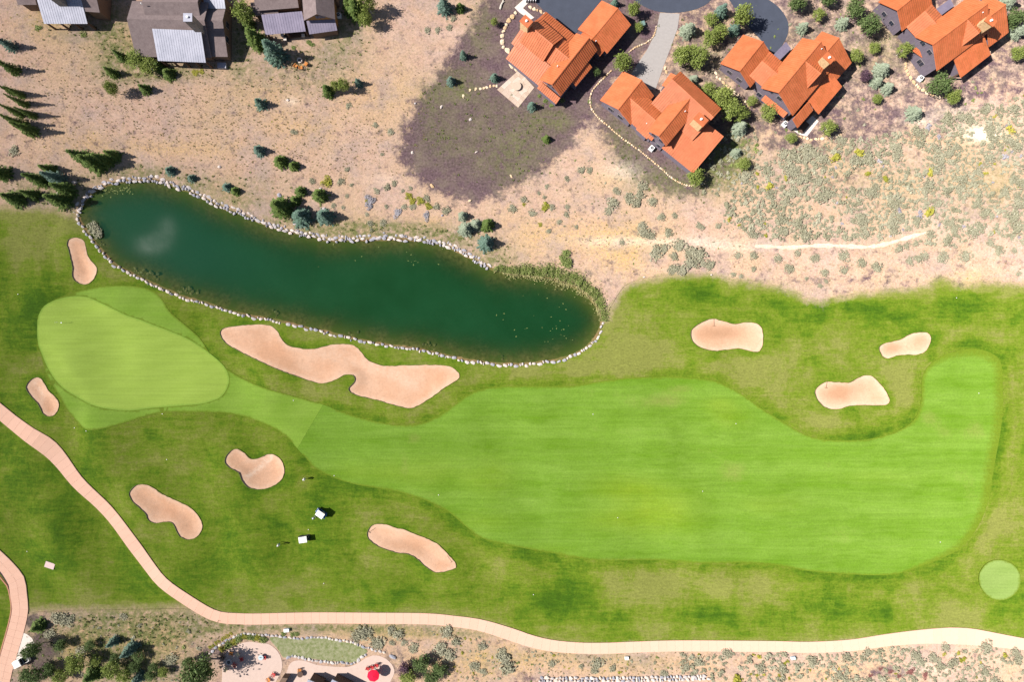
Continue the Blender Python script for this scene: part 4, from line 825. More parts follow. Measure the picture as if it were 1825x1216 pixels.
        for i in range(posts):
            t = (i + .5 * (posts == 1)) / max(1, posts - 1); e = a + d * .25 + (b - a - d * .5) * t + n * iw
            mb = MB(); mb.box((e[0] - s.o[0], e[1] - s.o[1], (zl - .15) / 2 - .1), (.34, .34, zl + .0), atan2(d[1], d[0]), taper=.75); mb.build('post', M['dark_wood'], s.root)
        return dict(a=a, b=b, d=d, n=n, w=w)
    def chimney(s, px, ztop, size, mat, rz, cap='orange_roof', zb=2.0, capo=.12):
        p = v2(W(*px, ztop)); x, y = p - s.o; mb = MB(); mb.box((x, y, (ztop + zb) / 2), (size[0], size[1], ztop - zb), rz); c = mb.build('chimney', M[mat], s.root)
        mb = MB(); mb.box((x, y, ztop + .07), (size[0] + capo * 2, size[1] + capo * 2, .14), rz); mb.build('chimney_cap', M[cap], c)
        mb = MB(); mb.disc((x, y, ztop + .13), .22, .35, 10); mb.build('flue', M['white_metal'], c)
    def window(s, c, d, n, w, h, z):
        """window on the wall through c (2D) with outward normal n, running along d"""
        f = MB(); g = MB(); rz = atan2(d[1], d[0]); x, y = c - s.o + n * .03
        f.box((x, y, z), (w + .12, .10, h + .12), rz); fo = f.build('window', M['window_frame'], s.root)
        for k in (-1, 1):
            q = v2((x, y)) + n * .045 + d * (k * w * .25); g = MB(); g.box((q[0], q[1], z), (w * .46, .05, h), rz); g.build('pane', M['glass'], fo)
    def vent(s, px, z):
        x, y = v2(W(*px, z)) - s.o; mb = MB(); mb.disc((x, y, z - .3), .09, .55, 8); mb.build('vent_pipe', M['white_metal'], s.root)
def gable_windows(h, g, end, outs, z, w=1.0, hh=1.0):
    """windows on one gable end (end 0: a, 1: b), at offsets along the wall"""
    e = g['a'] + g['d'] * g['over'] if end == 0 else g['b'] - g['d'] * g['over']; n = -g['d'] if end == 0 else g['d']
    for o in outs: h.window(e + g['n'] * o, g['n'], n, w, hh, z)
def side_windows(h, g, side, outs, z, w=1.0, hh=1.0):
    wv = g['wl'] if side == 0 else g['wr']; off = wv - math.copysign(g['over'], wv); n = g['n'] * math.copysign(1, wv)
    for t in outs: h.window(g['a'] + (g['b'] - g['a']) * t + g['n'] * off, g['d'], n, w, hh, z)

# the chimneyed orange house with the flagstone patio
h = House('orange metal-roofed house beside the flagstone patio, leftmost orange roof', (1010, 100), 'orange_roof', 'dark_siding')
g = h.gable((1101.2,14),(1058,66),5.1,(1028,53.5),3.2,(1125,43.6),3.2)
h.gable((1070,51),(1049,76),4.6,(1036,60),3.4,(1090,75),3.0)
g = h.gable((1050.2,66.6),(983.6,150.5),6.6,(961.4,141.4),4.4,(997.6,173.5),4.3); gable_windows(h, g, 1, [-.9, .2, 1.1], 4.5, .8, .9)
h.shed((1037.9,97),(1009,131.6),5.0,(1056.8,117.6),3.2)
h.shed((964.7,145.6),(998.4,174.3),3.5,(957.3,157),2.6)
h.gable((943,44),(986,80),7.2,(940,86),4.7,(1001,64),4.9)
h.gable((984,80),(1019,108),6.2,(974,110),4.2,(1013,76),4.4)
h.shed((924,70),(992,126),4.6,(903.8,106),2.7)
h.shed((957.3,34.5),(1015.7,82),4.2,(974.6,21.4),2.9)
h.shed((929,50),(945,64),5.6,(915,80),4.0, walls=False)
h.chimney((938,38), 8.6, (1.9, 1.5), 'house_stone', -.72); h.vent((993.5,117.5), 6.0); h.vent((1062,73), 4.6)
# the orange house below the grey driveway
h = House('orange metal-roofed house at the foot of the grey driveway', (1190, 210), 'orange_roof', 'dark_siding')
g = h.gable((1143.9,142),(1102,194.7),5.6,(1070.7,176.6),3.2,(1123.3,223.5),3.2); gable_windows(h, g, 1, [-1.6, .9], 1.7, 1.2, 1.1)
h.gable((1119,171),(1182,226),5.3,(1137,230),3.2,(1166,183),3.6)
g = h.gable((1230,175),(1174.3,242.4),7.4,(1153.8,232.5),5.7,(1188,259.7),5.7); gable_windows(h, g, 1, [-1.0, .9], 5.0, 1.1, 1.0); gable_windows(h, g, 1, [-1.0, .9], 2.0, 1.1, 1.1)
h.gable((1197.3,140.4),(1272,208.7),7.6,(1249,160),5.2,(1163,186),4.8)
h.shed((1233,197),(1290,243),5.8,(1206,285.5),3.0)
h.shed((1148,212),(1168,230),4.4,(1143,239),2.9)
h.shed((1192,157),(1208,135),3.9,(1182,148),3.2)
h.chimney((1249,213), 9.0, (2.3, 1.6), 'house_stone', -.72); h.vent((1221,198), 7.0); h.vent((1152,220), 4.2)
t = MB(); t.disc((0, 0, 0), .09, .5, 8); 
# the middle right orange house
h = House('orange metal-roofed house with the small white patio, third orange roof from left', (1410, 140), 'orange_roof', 'dark_siding')
g = h.gable((1360.6,73.7),(1318.7,126.3),5.6,(1284,112.4),3.1,(1336.7,156.8),3.1); gable_windows(h, g, 1, [-1.5, 1.0], 1.8, 1.1, 1.0)
g = h.gable((1358,108),(1402,145),6.0,(1345,143),4.2,(1388,105),4.2); side_windows(h, g, 1, [.35, .65], 2.6)
g = h.gable((1463.4,73.7),(1387.7,165),8.2,(1442,53),5.3,(1412.4,207),4.9); gable_windows(h, g, 1, [-1.2, 1.0], 6.0, 1.1, 1.0); gable_windows(h, g, 1, [-2.4, .2, 2.0], 2.0, 1.1, 1.2)
h.shed((1441,181),(1413,213),4.7,(1422,227.5),3.5)
h.gable((1433,107),(1463,131),8.1,(1470,118),5.7,(1437,157),5.7)
h.shed((1472,117),(1429.7,167),4.7,(1456,207),2.9, posts=3, over=.9)
h.gable((1495.5,67),(1462,105),6.6,(1466,54),4.6,(1519.3,110),3.3)
h.shed((1364,169),(1404,201),3.9,(1359,180),3.2, walls=False)
h.shed((1401,74.5),(1377,99),3.3,(1412,84.4),2.9, roof='violet_roof')
h.chimney((1477,103), 9.3, (1.9, 1.2), 'house_stone', -.75); h.vent((1464,87), 7.6); h.vent((1366,127), 5.3)
# the top right orange house
h = House('orange metal-roofed house in the top right corner', (1690, 60), 'orange_roof', 'dark_siding')
g = h.gable((1655,-27),(1599.5,18),6.0,(1562.5,5),3.4,(1607,56),3.4); gable_windows(h, g, 1, [-1.2, 1.2], 1.9, 1.0, 1.0)
g = h.gable((1648,19),(1690,66),6.2,(1619,52),4.4,(1676,24),4.4)
g = h.gable((1760.7,5.8),(1662.8,79),8.4,(1676,31),5.8,(1667.7,128),5.0); gable_windows(h, g, 1, [-1.4, .9], 5.9, 1.1, 1.0); gable_windows(h, g, 1, [-2.2, 1.6], 2.1, 1.4, 1.4)
h.gable((1722,32),(1745,59),8.3,(1754,51),5.8,(1713,80),5.8)
h.shed((1752,57),(1698,99),4.9,(1713,138),3.0, posts=3, over=.9)
h.gable((1792.7,7.4),(1757,34),6.8,(1764,-10),4.8,(1801,55),3.4)
h.shed((1632,84),(1668,110),4.0,(1627,91),3.3, walls=False)
h.shed((1694,-3),(1667,17),3.4,(1703,8),3.0, roof='violet_roof')
h.chimney((1765,37), 9.5, (1.9, 1.2), 'house_stone', -.62); h.vent((1751,22), 7.8); h.vent((1649,37), 5.4)
# grey-roofed houses, top left
h = House('large house with mauve shingles and a silver metal porch roof', (320, 60), 'shingles', 'brown_siding', name='house')
g = h.gable((226,33.5),(364,35.5),6.6,(300,2),4.8,(262,101),3.1, seam=0, ridge=False)
h.gable((253,2.5),(352,3.5),7.3,(300,-40),5.0,(300,46),5.3, seam=0, ridge=False)
g = h.gable((352,35.4),(396.6,36),5.4,(375,11),3.9,(405,101),2.7, seam=0, ridge=False, over=.3); gable_windows(h, g, 1, [-2.6, .4], 2.4, 1.2, 1.2)
h.shed((271,50.6),(358,54),6.35,(281,108),3.7, roof='silver_roof', seam=.48, walls=False, posts=5)
h.wallbox([W(283,96), W(366,101), W(366,108), W(284,103)], -.2, .45, 'dark_wood')
h.shed((361,-12),(398,-12),5.4,(365,15),4.4, roof='silver_roof', seam=.48)
h.chimney((335,31), 10.9, (1.5, 1.4), 'grey_house_stone', 0, 'silver_roof'); h.vent((252,6), 8.0)
mb = MB(); mb.box((W(405,114)[0] - h.o[0], W(405,114)[1] - h.o[1], .5), (1.6, 1.1, 1.0)); 
h = House('house with a silver porch roof in the top left corner', (115, 15), 'shingles', 'brown_siding')
h.shed((62,-14),(141,-14),6.0,(69,42),3.3, roof='silver_roof', seam=.48, walls=False, posts=4)
h.gable((40,-45),(140,-45),8.0,(60,-90),5,(60,-6),5.8, seam=0, ridge=False)
h.gable((140,-18),(169,-16),6.2,(150,-40),4.6,(150,20),4.2, seam=0, ridge=False, over=.3); h.wallbox([W(144,4), W(186,8), W(188,26), W(150,24)], -.2, 2.8)
h.shed((24,-20),(58,-20),4.6,(40,8),3.4, roof='shingles', seam=0)
h.chimney((84,-18), 9.8, (1.6, 1.5), 'grey_house_stone', 0, 'silver_roof', 3.0)
h = House('mauve-shingled house with purple-grey metal porch roof beside tall spruce', (530, 15), 'shingles', 'brown_siding')
h.shed((465.6,25.8),(538,19.4),4.6,(478,61.4),3.0, roof='violet_roof', seam=.5, walls=False, posts=3)
h.shed((546,37),(596,30),3.9,(556.6,60),2.9, roof='violet_roof', seam=.5)
g = h.gable((560.4,-30),(564,24.7),7.2,(541,30),4.9,(596.5,20),4.6, seam=0, ridge=False, wall='cedar'); gable_windows(h, g, 1, [0.2], 5.2, 1.8, 1.0)
h.shed((448,-30),(525,-36),5.9,(521,14),4.4, roof='shingles', seam=0)
h.shed((446,4),(492,0),4.2,(462,27),3.3, roof='shingles', seam=0)
h.wallbox([W(470,30), W(545,24), W(548,40), W(474,46)], -.2, 2.6); h.wallbox([W(505,52), W(548,47), W(552,63), W(512,70)], -.2, .3, 'dark_wood')
h.wallbox([W(594,-10), W(606,-10), W(606,12), W(595,14)], -.2, 3.6)
# roof edges of the house cut by the bottom edge
h = House('brown timber house end cut off by the bottom edge beside the umbrella patio', (570, 1225), 'violet_roof', 'dark_wood')
h.shed((549,1212),(576,1224),3.2,(540,1240),2.6, roof='silver_roof'); h.shed((592,1212),(640,1236),3.0,(580,1240),2.4, roof='silver_roof')
h.wallbox([W(560,1205), W(600,1221), W(596,1232), W(553,1214)], -.2, 2.6); h.wallbox([W(601,1209), W(652,1231), W(648,1242), W(596,1220)], -.2, 2.5)
h.wallbox([W(508,1201), W(518,1202), W(500,1232), W(490,1230)], -.2, 1.9, 'brown_siding')

# ------------------------------------------------------------------ plants
foliage('spruce', [(0.095, 0.170, 0.115), (0.125, 0.200, 0.155), (0.23, 0.315, 0.27)], .45)
foliage('pale_spruce', [(0.23, 0.275, 0.185), (0.28, 0.325, 0.235), (0.40, 0.44, 0.34)], .4)
foliage('pine', [(0.072, 0.128, 0.028), (0.110, 0.168, 0.034), (0.20, 0.25, 0.065)], .5)
foliage('aspen', [(0.160, 0.215, 0.040), (0.215, 0.265, 0.055), (0.34, 0.385, 0.12)], .45)
foliage('dark_leaf', [(0.085, 0.135, 0.040), (0.105, 0.160, 0.050), (0.19, 0.245, 0.095)], .45)
foliage('purple_leaf', [(0.085, 0.045, 0.070), (0.105, 0.055, 0.080), (0.19, 0.12, 0.16)], .4)
foliage('sage', [(0.265, 0.255, 0.165), (0.32, 0.305, 0.21), (0.44, 0.42, 0.31)], .35, .18)
foliage('yellow_shrub', [(0.23, 0.245, 0.03), (0.29, 0.27, 0.04), (0.42, 0.38, 0.07)], .4, .15)
foliage('green_shrub', [(0.13, 0.185, 0.045), (0.17, 0.215, 0.060), (0.30, 0.335, 0.12)], .45, .15)
foliage('red_shrub', [(0.20, 0.075, 0.070), (0.25, 0.10, 0.09), (0.36, 0.17, 0.15)], .35, .15)
foliage('grey_twig', [(0.27, 0.25, 0.27), (0.33, 0.31, 0.34), (0.45, 0.43, 0.46)], .4, .1)
foliage('tuft', [(0.135, 0.105, 0.040), (0.165, 0.125, 0.050), (0.30, 0.245, 0.10)], .4, .1)
foliage('weed', [(0.085, 0.110, 0.028), (0.11, 0.135, 0.035), (0.20, 0.215, 0.075)], .4, .15)
foliage('reed', [(0.17, 0.235, 0.055), (0.22, 0.27, 0.07), (0.46, 0.41, 0.20)], .35, .3)
simple('bark', (0.17, 0.13, 0.10), .95, .1, .3, 3); simple('pale_bark', (0.50, 0.46, 0.40), .9, .1, .25, 3)
def quads(C, U, Vv, tone):
    """leaf faces from centres and two half-axes"""
    n = len(C); v = np.empty((n, 4, 3)); v[:, 0] = C - U; v[:, 1] = C + Vv; v[:, 2] = C + U; v[:, 3] = C - Vv
    return v.reshape(-1, 3), np.arange(4 * n).reshape(n, 4), np.repeat(tone, 4)
def rand_leaves(r, C, size, up=0.5):
    n = len(C); nn = r.normal(size=(n, 3)); nn[:, 2] = np.abs(nn[:, 2]) + up; nn /= np.linalg.norm(nn, axis=1)[:, None]
    t = np.cross(nn, r.normal(size=(n, 3))); t /= np.linalg.norm(t, axis=1)[:, None]; b = np.cross(nn, t)
    s = size * r.uniform(.6, 1.3, n)[:, None]
    return quads(C, t * s, b * s * .6, np.clip(r.normal(.25, .3, n), 0, 1))
def conifer_mesh(seed, mat):
    r = np.random.default_rng(seed); C = []; U = []; Vv = []; R, h, nl = 1.7, 5.0, 17
    for l in range(nl):
        z = h * (0.06 + 0.92 * l / nl); rad = R * (1 - z / h) ** 0.85 * r.uniform(.85, 1.12) + .08; k = max(4, int(9 * (1 - z / h) + 4)); a0 = r.uniform(0, 6.3)
        for i in range(k):
            a = a0 + 2 * pi * i / k + r.normal(0, .15); L = rad * r.uniform(.72, 1.18); m = max(2, int(L / .19))
            d = np.array([cos(a), sin(a), 0]); p = np.array([-sin(a), cos(a), 0])
            for j in range(m):
                f = (j + .6) / m; c = d * L * f + np.array([0, 0, z + .10 * h / nl - .34 * L * f ** 1.5 + .14 * L * f ** 4]) + r.normal(0, .035, 3)
                for sg in (-1, 1):
                    ax = d * .17 + p * sg * .19 * (1.15 - f * .55) + np.array([0, 0, -.06]); C.append(c + p * sg * .07); U.append(ax * r.uniform(.8, 1.25)); Vv.append((np.cross(ax, [0, 0, 1]) * .42 + np.array([0, 0, r.uniform(.0, .07)])))
    n = len(C); v, f, t = quads(np.array(C), np.array(U), np.array(Vv), np.clip(r.normal(.25, .25, n), 0, 1))
    return np_mesh('crown', v, f, M[mat], False, {'tone': t})
def leafy_mesh(seed, mat, clumps=26, per=46, size=.085, low=.30, open_=.78):
    """crown of radius 1 and height 1.6: clumps of leaves with gaps between"""
    r = np.random.default_rng(seed); C = []; tone = []
    for k in range(clumps):
        d = r.normal(size=3); d /= np.linalg.norm(d); q = r.uniform(.25, 1.0) ** .5 * open_
        c = np.array([d[0] * q, d[1] * q, .95 + d[2] * q * .62]); s = r.uniform(.17, .32)
        C.append(c + r.normal(0, 1, (per, 3)) * s * np.array([.62, .62, .5]))
    C = np.concatenate(C); C = C[C[:, 2] > low]
    v, f, t = rand_leaves(r, C, size, .35); return np_mesh('crown', v, f, M[mat], False, {'tone': t})
def trunk_mesh(seed, mat, h=1.0, conifer=False):
    r = random.Random(seed); mb = MB()
    if conifer: mb.tube([(0, 0, -.1), (0, 0, 2.5), (0, 0, 4.8)], [.14, .09, .02], 6)
    else:
        mb.tube([(0, 0, -.08), (.02, .01, .35), (-.02, .03, .75), (.01, 0, 1.2)], [.065, .05, .04, .012], 6)
        for i in range(6):
            a = i * 1.05 + r.uniform(-.3, .3); z = r.uniform(.3, .7); L = r.uniform(.4, .72)
            mb.tube([(0, 0, z), (cos(a) * L * .5, sin(a) * L * .5, z + .22), (cos(a) * L, sin(a) * L, z + .34 + r.uniform(0, .2))], [.03, .02, .006], 5)
    return mb.mesh('trunk', [M[mat]])
def shrub_mesh(seed, mat, n=150, size=.15, lump=7, flat=.62):
    r = np.random.default_rng(seed); C = []
    for k in range(lump):
        a = r.uniform(0, 6.3); q = r.uniform(.1, .58); s = r.uniform(.28, .42); m = n // lump
        d = r.normal(size=(m, 3)); d[:, 2] = np.abs(d[:, 2]); d /= np.linalg.norm(d, axis=1)[:, None]
        C.append(np.array([cos(a) * q, sin(a) * q, .10]) + d * s * r.uniform(.6, 1.1, (m, 1)) * np.array([1, 1, flat * 1.5]))
    v, f, t = rand_leaves(r, np.concatenate(C), size, .3); return np_mesh('shrub', v, f, M[mat], False, {'tone': t})
KIND = {'S': ('spruce', 'conifer'), 'W': ('pale_spruce', 'conifer'), 'P': ('pine', 'conifer'), 'A': ('aspen', 'leafy'), 'D': ('dark_leaf', 'leafy'), 'R': ('purple_leaf', 'leafy')}
NAMES = {'S': ('spruce_tree', 'blue-green spruce'), 'W': ('spruce_tree', 'pale silvery spruce'), 'P': ('pine_tree', 'dark green conifer'), 'A': ('leafy_tree', 'light green leafy tree'), 'D': ('leafy_tree', 'dark green leafy tree'), 'R': ('leafy_tree', 'purple-leaved bush')}
TM = {}
for k, (m, typ) in KIND.items():
    cs = [conifer_mesh(10 + i + ord(k), m) if typ == 'conifer' else leafy_mesh(40 + i + ord(k), m, 34, 62, .066) for i in range(4 if k in 'PSA' else 3)]
    TM[k] = (cs, [trunk_mesh(i, 'bark' if k != 'A' else 'pale_bark', conifer=typ == 'conifer') for i in range(2)], typ)
WHERE = {
 'L': 'on the left edge above the pond', 'PL': 'in the clump at the pond left end', 'F1': 'on the straw below the mauve-roofed house', 'H2': 'against the porch of the large mauve-roofed house', 'HH': 'between the two mauve-roofed houses',
 'H3': 'right of the violet-roofed porch', 'F2': 'on the straw field left of the mulch', 'PN': 'just above the upper left pond wall', 'P1': 'in the clump above the pond middle', 'P2': 'above the pond right half',
 'Y1': 'on the mulch bed of the leftmost orange house', 'Y2': 'between the driveway and the right asphalt', 'YL': 'between the leftmost orange house and grey driveway', 'Y3': 'right of the house below the grey driveway', 'Y4': 'between the two right-hand orange houses',
 'Y5': 'round the top right orange house', 'YB': 'by the lower corner of the house below the driveway', 'B1': 'in the thicket at the lower left', 'B2': 'right of the red umbrella patio', 'T': 'at the top edge left of the mulch', 'YP': 'below the middle right orange house'}
TREES = [('S',8,76,5,1.6,'L'),('P',12,117,6,1.7,'L'),('P',26,163,5,1.1,'L'),('P',30,178,6,1.2,'L'),('P',22,196,6,1.3,'L'),('P',46,200,5.5,1.1,'L'),('P',25,215,6.5,1.6,'L'),('P',42,228,6.5,1.8,'L'),('P',14,160,4,1.0,'L'),('P',-8,305,6,2.2,'L'),
 ('P',140,277,6,1.9,'PL'),('P',162,288,7,2.3,'PL'),('P',181,283,5.5,1.7,'PL'),('P',198,275,4,1.5,'PL'),('P',62,318,6,1.7,'PL'),('S',93,315,6,1.7,'PL'),('P',110,335,6,1.8,'PL'),('P',100,355,6,2.1,'PL'),('P',20,352,5,2.0,'PL'),('P',83,300,4,1.4,'PL'),('P',52,345,4.5,1.4,'PL'),
 ('P',196,127,3.6,1.3,'F1'),('A',198,157,4.2,1.55,'F1'),('P',256,157,3.2,1.25,'F1'),('P',213,98,4,1.2,'H2'),('A',243,105,3.4,2.5,'H2'),('A',262,116,3,2.2,'H2'),('P',298,130,2.4,1.6,'H2'),('P',283,118,2.6,1.4,'H2'),
 ('A',433,20,5.5,2.5,'HH'),('P',452,66,6,2.3,'HH'),('P',440,40,4,1.6,'HH'),('S',485,90,7.5,2.4,'HH'),
 ('P',633,14,6,2.4,'H3'),('A',654,4,5.5,2.0,'H3'),('A',651,33,4,1.7,'H3'),('P',622,8,5,2.0,'H3'),('S',791,8,5,1.8,'T'),('P',820,12,2.5,1.2,'T'),
 ('S',462,183,3.4,1.35,'F2'),('P',583,160,3.8,1.5,'F2'),('A',611,150,3.6,1.5,'F2'),('A',598,152,2.8,1.2,'F2'),('S',638,146,2.8,.95,'F2'),('S',460,267,3,1.3,'F2'),('P',498,287,3.2,1.7,'F2'),('P',522,295,2.4,1.2,'F2'),('A',617,188,.1,.1,''),
 ('S',301,304,2,1.2,'PN'),('S',340,317,1.7,1.0,'PN'),('S',403,333,1.8,1.1,'PN'),('P',418,340,1.9,1.1,'PN'),
 ('P',497,368,6,2.6,'P1'),('S',535,385,4.6,2.4,'P1'),('S',576,385,4.6,2.0,'P1'),('P',534,341,2.4,1.4,'P1'),('P',568,347,3.6,1.8,'P1'),('P',525,357,2.2,1.3,'P1'),
 ('W',830,408,3.2,1.9,'P2'),('P',868,401,3.0,1.7,'P2'),('S',866,433,3.8,2.0,'P2'),('W',848,400,2.6,1.5,'P2'),('W',824,385,2.4,1.3,'P2'),
 ('S',825.5,97,3,1.0,'Y1'),('S',803,143,2.6,1.05,'Y1'),('S',881,137,2.5,1.1,'Y1'),('A',881,38,2,.9,'Y1'),('S',948,188,2.6,1.1,'Y1'),('P',974,247,1.9,1.05,'Y1'),
 ('A',1130,15,3.6,1.5,'YL'),('S',1096,4,2.4,1.0,'YL'),('A',1109,110,4.6,2.2,'YL'),('A',1139,47,2.2,1.1,'YL'),('D',1064,128,1.8,1.0,'YL'),
 ('W',1228,52,3.6,2.0,'Y2'),('A',1267,33,2.8,1.5,'Y2'),('S',1287,18,4,1.7,'Y2'),('A',1325,24,6,2.3,'Y2'),('S',1311,50,3.4,1.5,'Y2'),('A',1268,66,3.6,2.0,'Y2'),('A',1284,57,3.6,1.8,'Y2'),('A',1215,98,4.2,2.2,'Y2'),('A',1246,101,4.4,2.4,'Y2'),('A',1232,90,3,1.6,'Y2'),
 ('W',1238,140,2,1.2,'Y3'),('A',1262,160,3,1.8,'Y3'),('A',1288,173,4.6,2.6,'Y3'),('A',1303,194,4.6,2.4,'Y3'),('A',1320,202,3.4,1.8,'Y3'),('W',1320,227,3.4,2.0,'Y3'),('A',1371,199,3.2,2.0,'Y3'),('A',1340,180,2,1.2,'Y3'),
 ('A',1240,315,3.6,2.0,'YB'),('W',1313,272,1.6,1.3,'YB'),('A',1326,292,2.2,1.5,'YB'),
 ('D',1423,0,4,2.2,'Y4'),('W',1433,48,2.8,1.5,'Y4'),('A',1459,25,2.6,1.4,'Y4'),('W',1504,40,2.8,1.6,'Y4'),('D',1526,14,4.4,2.2,'Y4'),('D',1551,40,4.6,2.4,'Y4'),('A',1526,98,2.8,1.6,'Y4'),('W',1574,123,3,2.0,'Y4'),('W',1564,146,2.6,1.5,'Y4'),('W',1584,156,2.6,1.5,'Y4'),('R',1544,134,2.2,1.4,'Y4'),('A',1559,84,2,1.4,'Y4'),('A',1564,176,1.8,1.2,'Y4'),('D',1478,-6,3.6,1.8,'Y4'),
 ('A',1612,88,3.6,1.6,'Y5'),('D',1675,149,4.6,2.6,'Y5'),('A',1700,171,3.2,1.7,'Y5'),('W',1632,201,2.6,1.9,'Y5'),('A',1816,93,2.8,1.7,'Y5'),('D',1812,32,3.8,2.3,'Y5'),('W',1800,2,3.6,1.9,'Y5'),('W',1818,55,3.2,1.9,'Y5'),
 ('A',1476,227,3.2,1.8,'YP'),('A',1410,245,2.4,1.3,'YP'),
 ('P',65,1119,2.6,1.7,'B1'),('D',56,1160,4.6,1.9,'B1'),('S',199,1147,3.2,1.15,'B1'),('S',228,1162,4.4,1.6,'B1'),('A',134,1182,4.0,2.4,'B1'),('D',108,1150,2.4,1.6,'B1'),('A',197,1195,3.6,2.2,'B1'),('D',272,1191,1.9,1.2,'B1'),('D',247,1171,2.0,1.4,'B1'),('D',54,1207,4.0,2.4,'B1'),('D',352,1200,7.5,3.6,'B1'),('D',240,1190,2.2,1.3,'B1'),('S',244,1212,3.4,1.3,'B1'),('P',161,1206,3.6,1.9,'B1'),('A',222,1205,3,1.8,'B1'),('D',85,1195,3,1.8,'B1'),('D',160,1152,1.8,1.3,'B1'),('A',170,1178,2.2,1.4,'B1'),('D',205,1175,2.2,1.3,'B1'),('A',105,1207,2.6,1.8,'B1'),('D',268,1207,2.0,1.3,'B1'),('D',335,1185,3.0,1.6,'B1'),('A',290,1200,2,1.3,'B1'),
 ('R',722,1195,2.6,1.7,'B2'),('D',752,1184,3,2.1,'B2'),('A',728,1208,2.8,2.0,'B2'),('D',783,1197,2.4,1.9,'B2'),('D',768,1210,2.6,1.8,'B2')]
for kd, px, py, hh, rr, wh in TREES:
    if not wh: continue
    hh *= 1.2 if TM[kd][2] == 'conifer' else 1.35
    if wh == 'L': rr *= .85
    crowns, trunks, typ = TM[kd]; x, y = W(px, py, hh * (.42 if typ == 'conifer' else .6)); z = H1(x, y) - .02
    nm, ph = NAMES[kd]; rot = random.uniform(0, 6.28); root = thing(nm, None, 'bush' if kd == 'R' else 'tree', (x, y, z), rot, f'{ph}s {WHERE[wh]}' if kd != 'R' else None)
    if kd == 'R': root.name = 'purple_bush'
    rank_label(root, ph, WHERE[wh], px)
    sc = (rr / 1.7 * random.uniform(.92, 1.05), rr / 1.7 * random.uniform(.92, 1.05), hh / 5.0) if typ == 'conifer' else (rr * .98, rr * .98, hh / 1.6)
    link('crown', random.choice(crowns), None, root, None, 0, sc); link('trunk', random.choice(trunks), None, root, None, 0, sc)

# shrubs: the ones read one by one from the photo
SH = {k: [shrub_mesh(100 + i + len(k) * 7, k, 330, .105, 9) for i in range(5)] for k in ('sage', 'yellow_shrub', 'green_shrub', 'grey_twig', 'red_shrub')}
SHN = {'sage': ('sagebrush', 'grey-green sagebrush'), 'yellow_shrub': ('yellow_shrub', 'yellow-green rabbitbrush'), 'green_shrub': ('green_shrub', 'dull green shrub'), 'grey_twig': ('twiggy_shrub', 'bare grey twiggy shrub'), 'red_shrub': ('red_shrub', 'dull red round shrub')}
taken = []
def put_shrub(kind, px, py, r, where=None, label=None, group=None, hs=None):
    x, y = W(px, py, .3); nm, ph = SHN[kind]
    o = link(nm, random.choice(SH[kind]), None, None, (x, y, H1(x, y) - .03), random.uniform(0, 6.28), (r * random.uniform(1.1, 1.35), r * random.uniform(1.0, 1.25), r * (hs or random.uniform(.75, 1.0))))
    tag(o, label, 'shrub', group); taken.append((x, y, r))
    if where: rank_label(o, ph, where, px); o['group'] = f'{ph} {where}'
    return o
